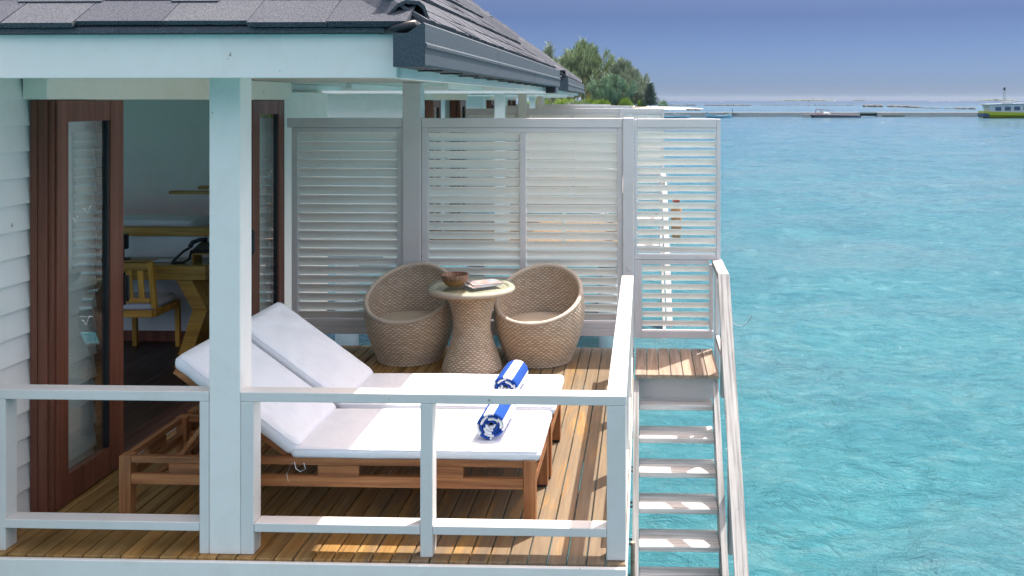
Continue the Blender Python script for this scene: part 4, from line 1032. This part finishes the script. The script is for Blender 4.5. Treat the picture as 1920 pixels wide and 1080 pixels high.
def tree(name, label, cat, base, H, Wd, n, mt, kind='casuarina', seed=0, group=None, spikes=9, blade=2.1):
    rn = np.random.RandomState(seed); base = Vector(base)
    t = thing(name, label, cat, base, group)
    tb_ = B(); tb_.tube([base+Vector((0, 0, -.3)), base+Vector((.02*H, 0, H*.4)), base+Vector((0, .01*H, H*.85))], [H*.022, H*.014, H*.003], 8)
    limbs = []
    for i in range(spikes):
        a = rn.uniform(0, 6.28); q = rn.uniform(.12, .6)
        p0 = base+Vector((0, 0, H*q*.8)); ln = Wd*rn.uniform(.28, .5)*(1 if kind != 'cone' else (1-q))
        p1 = p0+Vector((math.cos(a)*ln, math.sin(a)*ln, H*rn.uniform(.12, .36)*(1 if kind == 'casuarina' else .1)))
        tb_.tube([p0, p0.lerp(p1, .5)+Vector((0, 0, H*.02)), p1], [H*.008, H*.005, H*.002], 5); limbs.append((p0, p1))
    obj('trunk', tb_, BARK, t, True)
    # crown: blades gathered on upward plumes
    plumes = []
    if kind == 'casuarina':
        for p0, p1 in limbs: plumes.append((p1, H*rn.uniform(.10, .20), Wd*rn.uniform(.05, .09)))
        for i in range(spikes*8):
            a = rn.uniform(0, 6.28); rr_ = Wd*.5*rn.uniform(.1, .95)**.6; z = rn.uniform(.10, 1)
            env = math.sin(math.pi*min(1, (z*.86+.14)))**.55*(1 if z < .55 else 1-.35*(z-.55)/.45)
            q = base+Vector((math.cos(a)*rr_*env, math.sin(a)*rr_*env, H*z*.84)); plumes.append((q, H*rn.uniform(.05, .15), Wd*rn.uniform(.025, .075)))
        plumes.append((base+Vector((0, 0, H*.84)), H*.16, Wd*.05)); plumes.append((base+Vector((Wd*.12, 0, H*.78)), H*.15, Wd*.04))
    P = []; D = []; S = []
    for k in range(n):
        if kind == 'cone':
            z = rn.uniform(0, 1)**1.3; a = rn.uniform(0, 6.28); lay = (math.floor(z*11)+rn.normal(.5, .2))/11; z = .35*z+.65*lay; z = min(max(z, 0), .985)
            rr_ = Wd/2*(1-z)**1.1*rn.uniform(.05, 1)**.8*(.75+.45*math.sin(a*5+lay*9))
            p = base+Vector((math.cos(a)*rr_, math.sin(a)*rr_, H*(.03+.95*z)))
            d = Vector((math.cos(a), math.sin(a), rn.uniform(.1, .9)))
        elif kind == 'shrub':
            a = rn.uniform(0, 6.28); e_ = math.asin(rn.uniform(0, 1)); q = rn.uniform(.5, 1)*(1+.22*math.sin(a*4+seed)*math.cos(e_*5+seed))
            p = base+Vector((math.cos(a)*math.cos(e_)*Wd/2*q, math.sin(a)*math.cos(e_)*Wd/2*q, H*math.sin(e_)*q)); d = (p-base).normalized()+Vector((rn.normal(0, .4), rn.normal(0, .4), .4))
        else:
            q, hl, wl = plumes[rn.randint(len(plumes))]; u = rn.uniform(-1, 1); wr_ = math.sqrt(max(0, 1-u*u))*(1 if u < 0 else (1-u)**.5)
            a = rn.uniform(0, 6.28); rr_ = wl*wr_*rn.uniform(.3, 1)**.5
            p = q+Vector((math.cos(a)*rr_, math.sin(a)*rr_, u*hl))
            out = Vector((p.x-base.x, p.y-base.y, 0)); out = out.normalized() if out.length > .01 else Vector((1, 0, 0))
            d = out*rn.uniform(.1, .9)+Vector((rn.normal(0, .35), rn.normal(0, .35), rn.uniform(.5, 1.8)))
        d.normalize(); P.append(p); D.append(d); S.append(blade*rn.uniform(.5, 1.3))
    P = np.array(P); D = np.array(D); S = np.array(S)[:, None]
    X = np.cross(D, rn.normal(size=D.shape)); X /= np.linalg.norm(X, axis=1)[:, None]+1e-9
    wd = S*.065
    V = np.stack([P-X*wd*.6, P+X*wd*.6, P+D*S*.6+X*wd, P+D*S-X*wd*.1], 1).reshape(-1, 3)
    Fq = np.arange(len(V)).reshape(-1, 4)
    link('crown', npmesh('crown', V, Fq), mt, t)
    return t
def atd(u, d, h):   # world point seen in column u at distance d, at height h (places the far things)
    l = (u-1151)*d/F_PX; return (l*math.cos(YAW)-d*math.sin(YAW), l*math.sin(YAW)+d*math.cos(YAW), h)
GZ = -.25
def size(px, d): return px*d/F_PX
tg_ = 'casuarina trees on the sandy island'
d0 = 390
tree('casuarina_tree', 'tallest broad casuarina tree on the island, right behind the roofs', 'tree', atd(1092, 410, GZ), size(122, 410), size(132, 410), 24000, G1, seed=1, group=tg_, spikes=20, blade=2.7)
tree('casuarina_tree', 'broad grey green casuarina tree right of the tallest one', 'tree', atd(1166, 400, GZ), size(86, 400), size(98, 400), 18000, G2, seed=2, group=tg_, spikes=16, blade=2.4)
tree('casuarina_tree', 'thin open casuarina rising above the roof line at the left', 'tree', atd(1028, 420, GZ), size(118, 420), size(52, 420), 3500, G2, seed=3, group=tg_, spikes=9, blade=2.7)
tree('casuarina_tree', 'young bright green casuarina in front of the tall ones', 'tree', atd(1146, 372, GZ), size(56, 372), size(84, 372), 14000, G3, seed=4, group=tg_, spikes=14, blade=2.1)
tree('casuarina_tree', 'small blue green casuarina at the foot of the grey green one', 'tree', atd(1192, 376, GZ), size(46, 376), size(30, 376), 5000, G2, seed=6, group=tg_, spikes=8, blade=1.3)
tree('casuarina_tree', 'wide casuarina at the left filling the space behind the gutters', 'tree', atd(1052, 395, GZ), size(70, 395), size(70, 395), 9000, G1, seed=8, group=tg_, spikes=10, blade=2.4)
tree('young_conifer', 'dark pointed young tree standing alone at the beach', 'tree', atd(1219, 372, GZ), size(43, 372), size(34, 372), 2600, G5, 'cone', 5, blade=1.7)
tree('beach_shrub', 'small green bush alone on the white sand', 'shrub', atd(1243, 385, GZ-.2), size(11, 385), size(18, 385), 900, G3, 'shrub', 9, blade=.9)
ti = 0
for u, d_, w_, h_, mt_, lb in ((1128, 362, 34, 12, G4, 'yellow green shrub below the young casuarina'), (1104, 366, 34, 13, G4, 'yellow green shrub just right of the farthest gutter'), (1172, 366, 26, 14, G4, 'yellow green shrub below the grey green casuarina'),
                           (1062, 366, 50, 14, G4, 'wide yellow green shrub seen under the farthest roof'), (1008, 366, 50, 13, G4, 'yellow green shrub seen between the far posts'), (1082, 360, 46, 10, G1, 'dark green shrub just under the farthest gutter'),
                           (1203, 372, 14, 9, G4, 'little yellow green shrub beside the dark young tree'), (1118, 380, 40, 30, leafmat('olive_green', (.17, .18, .05), (.28, .26, .08)), 'olive leaved shrub against the tallest casuarina')):
    tree('shore_shrub', lb, 'shrub', atd(u, d_, GZ-.2), size(h_, d_), size(w_, d_), 2600, mt_, 'shrub', 20+ti, 'shrubs on the island', blade=1.1); ti += 1

# ------------------------------------------------------------------ pier, breakwaters, far islands, surf
pd = 222
PZ = WATER+1.05
pier = thing('concrete_pier', 'long low concrete pier crossing the lagoon', 'pier', atd(1540, pd, WATER))
def seg(u0, u1, d=pd, z0=WATER-.5, z1=PZ, th=2.5, m=None, nm='pier_section', par=None):
    a = Vector(atd(u0, d, 0)); c_ = Vector(atd(u1, d, 0)); b = B(); b.beam((a.x, a.y+th/2, (z0+z1)/2), (c_.x, c_.y+th/2, (z0+z1)/2), th, z1-z0, bev=.03)
    return obj(nm, b, m or M['concrete'], par)
for a, c_ in ((1215, 1318), (1318.4, 1356), (1357, 1505), (1505.4, 1612), (1646, 1748), (1748.4, 1852)): seg(a, c_, par=pier)
dgreen = paint('green_timber', (.05, .09, .08), (.09, .13, .10), .7)
seg(1612.2, 1645.8, pd+1.0, WATER+.75, WATER+1.0, 1.2, dgreen, 'footbridge', pier); seg(1613, 1645, pd+2, WATER+.1, WATER+.7, .6, dgreen, 'bridge_girder', pier)
seg(1357, 1382, pd-.6, WATER+.62, WATER+.82, .4, dgreen, 'walkway', pier); seg(1657, 1697, pd-1.2, WATER+.1, WATER+.4, 1.0, dgreen, 'fender', pier)
seg(1675, 1675.6, pd+1, PZ, PZ+1.6, .08, M['concrete'], 'pole', pier)
rockm = paint('rock', (.07, .075, .08), (.14, .14, .14), .9)
def rocks(label, u0, u1, d0_, d1_, hgt, n, seed):
    rn = random.Random(seed); b = bmesh.new()
    for i in range(n):
        q = rn.random(); u = u0+(u1-u0)*q; d = d0_+(d1_-d0_)*q+rn.uniform(-2, 2); p = Vector(atd(u, d, WATER+rn.uniform(-.1, .25)*hgt))
        r_ = hgt*rn.uniform(.45, .95); bmesh.ops.create_icosphere(b, subdivisions=1, radius=1, matrix=Matrix.Translation(p) @ Matrix.Rotation(rn.uniform(0, 6), 4, 'Z') @ Matrix.Diagonal((r_*1.5, r_, r_*.8, 1)))
    for v in b.verts: v.co += Vector((rn.uniform(-1, 1), rn.uniform(-1, 1), rn.uniform(-1, 1)))*hgt*.15
    bb = B(); bb.add(b); o = obj('rock_breakwater', bb, rockm); tag(o, label, 'breakwater', 'rock breakwaters in the lagoon')
rocks('rock breakwater directly behind the small bush', 1250, 1305, 720, 700, 1.0, 60, 1)
rocks('low rock breakwater left of centre in the lagoon', 1322, 1408, 700, 690, 1.1, 90, 2)
rocks('thin broken line of rocks in the middle of the lagoon', 1425, 1600, 750, 700, .7, 80, 3)
rocks('short dark rock heap behind the gap in the pier', 1622, 1652, 560, 540, 1.6, 55, 4)
rocks('long rock breakwater running right towards the ferry', 1666, 1722, 560, 480, 1.4, 85, 5)
rocks('thin far continuation of the rock breakwater', 1722, 1790, 470, 420, .5, 60, 7)
rocks('rock breakwater nearest the yellow ferry', 1790, 1828, 420, 405, .9, 50, 8)
rocks('dark rocks lying on the tip of the sand spit', 1289, 1312, 368, 360, .75, 40, 6)
foam = mat('foam', (.8, .83, .85), .8)[0]
def surf(u0, u1, d, wd, seed):
    rn = random.Random(seed); b = B()
    n = 40
    for i in range(n):
        q0 = i/n; q1 = (i+rn.uniform(.5, 1.1))/n; d_ = d+rn.uniform(-wd, wd)
        a = Vector(atd(u0+(u1-u0)*q0, d_, WATER)); c_ = Vector(atd(u0+(u1-u0)*q1, d_, WATER)); h = rn.uniform(.3, 1)*1.6
        b.beam((a.x, a.y, WATER+h/2-.1), (c_.x, c_.y, WATER+h/2-.1), 5, h, bev=0)
    o = obj('surf', b, foam); o['kind'] = 'stuff'
surf(1232, 1358, 2600, 30, 1); surf(1520, 1568, 3300, 40, 2); surf(1740, 1800, 3000, 60, 3)
islm = leafmat('far_island_green', (.05, .08, .05), (.10, .13, .08))
def farisle(label, u0, u1, d, h, seed):
    rn = random.Random(seed); b = bmesh.new()
    for i in range(46):
        q = i/45; env = min(1, 4*q, 4*(1-q)); u = u0+(u1-u0)*q; p = Vector(atd(u, d+rn.uniform(-60, 60), WATER)); r_ = h*env*rn.uniform(.55, 1.05)+1
        bmesh.ops.create_icosphere(b, subdivisions=2, radius=1, matrix=Matrix.Translation(p) @ Matrix.Diagonal((abs(u1-u0)*d/F_PX/46*1.3, 40, r_, 1)))
    for v in b.verts: v.co.z += noise.noise(v.co*.05)*h*.3
    bb = B(); bb.add(b); o = obj('distant_island', bb, islm); tag(o, label, 'island', 'low islands on the horizon')
farisle('low wooded island on the horizon above the middle of the pier', 1455, 1568, 6200, 13, 1)
farisle('low wooded island on the horizon behind the yellow ferry', 1826, 1915, 6400, 13, 2)
farisle('tiny island with buildings on the horizon, between the two larger ones', 1598, 1625, 6300, 7, 3)

# ------------------------------------------------------------------ boats
def hull(b, Lh, Wh, Hh, rake=.35, n=14, sheer=.25, flat_bow=.0):
    """simple lofted hull, x forward, deck at z=Hh"""
    rings = []
    for i in range(n+1):
        q = i/n; x = -Lh/2+Lh*q; w_ = Wh/2*min(1, (1.001-q)**.5*1.5)*min(1, .75+q); sh = Hh*(1+sheer*(2*q-1)**2)
        bow = rake*max(0, q-.8)/.2
        rings.append([b.bm.verts.new((x+bow*0, y*w_, z)) for y, z in ((-1, sh), (-.92, sh*.5), (-.6, .02), (0, -.1), (.6, .02), (.92, sh*.5), (1, sh))])
    for a, c_ in zip(rings, rings[1:]):
        for k in range(6): b.bm.faces.new((a[k], a[k+1], c_[k+1], c_[k]))
        b.bm.faces.new((a[6], a[0], c_[0], c_[6]))
    b.bm.faces.new(rings[0]); b.bm.faces.new(rings[-1][::-1])
    bmesh.ops.recalc_face_normals(b.bm, faces=b.bm.faces); return b
def put(t, u, d, rz):
    t.location = atd(u, d, WATER); t.rotation_euler = (0, 0, R(rz))
yell = paint('yellow_green_hull', (.42, .42, .02), (.48, .47, .03), .35); bluew = paint('blue_white_paint', (.20, .42, .52), (.35, .55, .62), .5)
blue = paint('blue_paint', (.05, .16, .28), (.08, .22, .34), .5); boatwhite = paint('boat_white', (.34, .38, .40), (.42, .46, .48), .4); win = mat('dark_window', (.05, .08, .14), .15)[0]
fb = thing('ferry_boat', 'yellow hulled ferry with white cabin and lattice mast at the right edge', 'boat', (0, 0, 0))
obj('hull', hull(B(), 17, 4.2, 1.25), yell, fb)
obj('bow_block', B().box(-8.6, -7.2, -1.6, 1.6, .2, 1.1, .05), mat('dark_blue', (.03, .06, .12), .5)[0], fb)
cb = obj('cabin', B().prism([(-7.2, 1.2), (7.5, 1.35), (7.5, 3.2), (6.2, 3.35), (-7.6, 2.95), (-7.2, 2.2)], 1, -1.7, 1.7), boatwhite, fb)
obj('cabin_roof', B().prism([(-8.0, 2.96), (6.8, 3.38), (6.8, 3.5), (-8.0, 3.08)], 1, -1.9, 1.9), boatwhite, fb)
for x in (-6.0, -3.9, -1.8, .3, 2.4, 4.3): obj('window', B().box(x, x+1.35, -1.73, -1.705, 1.75+.02*x, 2.6+.02*x, .01), win, cb)
mast = B()
for dx, dy in ((-.22, -.22), (.22, -.22), (-.22, .22), (.22, .22)): mast.beam((-3.2+dx, dy, 3.3), (-3.2+dx*.7, dy*.7, 6.2), .07, .07, bev=0)
for z in (3.8, 4.3, 4.8, 5.3, 5.8): mast.box(-3.42, -2.98, -.2, .2, z, z+.07, 0)
obj('mast', mast, boatwhite, fb); obj('mast_light', B().lathe([(.22, 6.2), (.26, 6.4), (.2, 6.8)], (-3.2, 0, 0), 10), M['black'], fb)
obj('roof_box', B().box(-3.6, -1.6, -.7, .7, 3.2, 3.65, .03), boatwhite, fb); obj('wheelhouse', B().box(2.0, 5.5, -1.2, 1.2, 3.4, 4.1, .05), mat('brown', (.12, .09, .08), .6)[0], fb)
put(fb, 1910, 205, 3)
dh = thing('fishing_boat', 'small blue wooden fishing boat with raised prow moored by the pier', 'boat', (0, 0, 0))
obj('hull', hull(B(), 5.8, 1.5, .55, sheer=.9), bluew, dh); obj('stern_post', B().box(-2.9, -2.6, -.12, .12, .4, 1.35, .02), blue, dh)
obj('pole', B().beam((-1.4, 0, .5), (-1.4, 0, 2.1), .06, .06, bev=0), blue, dh); obj('prow', B().tube([(2.6, 0, .8), (3.0, 0, 1.3), (3.05, 0, 1.9), (2.75, 0, 2.4)], [.12, .1, .08, .05], 8), blue, dh, True)
put(dh, 1348, 205, 2)
sb = thing('motor_boat', 'small white motor boat half hidden behind the grey screens', 'boat', (0, 0, 0))
obj('hull', hull(B(), 6.4, 1.7, .5), bluew, sb); obj('windshield', B().prism([(-.2, .62), (2.2, .62), (-.4, 1.15)], 1, -.6, .6), boatwhite, sb); obj('engine', B().box(-3.5, -3.1, -.2, .2, .2, 1.5, .05), blue, sb)
put(sb, 1266, 200, 0)
bg_ = thing('work_barge', 'low dark work barge with reddish winch gear alongside the pier', 'barge', (0, 0, 0))
redm = mat('rusty_red', (.30, .12, .09), .7)[0]
obj('pontoon', B().prism([(-5.6, .55), (5.6, .35), (5.4, -.2), (-4.8, -.2)], 1, -1.6, 1.6), mat('dark_hull', (.04, .055, .08), .6)[0], bg_)
obj('deck_planks', B().box(-7.4, 5.2, -1.3, 1.3, .56, .72, .02), mat('grey_brown', (.20, .15, .14), .8)[0], bg_)
ring = [(-4.0+.62*math.cos(a), -.6, 1.35+.62*math.sin(a)) for a in np.linspace(0, 6.28, 22)]
obj('winch_wheel', B().tube(ring, .09, 6), redm, bg_)
obj('crane_frame', B().beam((-2.9, -.5, .7), (-3.1, -.5, 1.9), .09, .09, bev=0).beam((-1.6, -.5, .7), (-1.9, -.5, 1.9), .09, .09, bev=0).beam((-3.2, -.5, 1.85), (-1.1, -.5, 1.6), .09, .09, bev=0).beam((-.6, -.5, .7), (-.5, -.5, 1.8), .07, .07, bev=0), redm, bg_)
obj('tarpaulin', B().lathe([(.9, 0), (.75, .3), (.2, .5)], (-2.0, 0, .72), 10), boatwhite, bg_)
put(bg_, 1566, 212, 0)

# ------------------------------------------------------------------ the air
hz = B().box(-11000, 11000, -11000, 11000, WATER-3.0, 40, 0)
hm = bpy.data.materials.new('sea_air'); hm.use_nodes = True; hn = hm.node_tree; hn.nodes.clear()
ho = nd(hn, 'ShaderNodeOutputMaterial'); hv = nd(hn, 'ShaderNodeVolumePrincipled'); hv.inputs['Color'].default_value = (.72, .84, 1, 1); hv.inputs['Density'].default_value = .00003
hn.links.new(hv.outputs[0], ho.inputs['Volume'])
ho_ = obj('haze', hz, hm); ho_['kind'] = 'stuff'
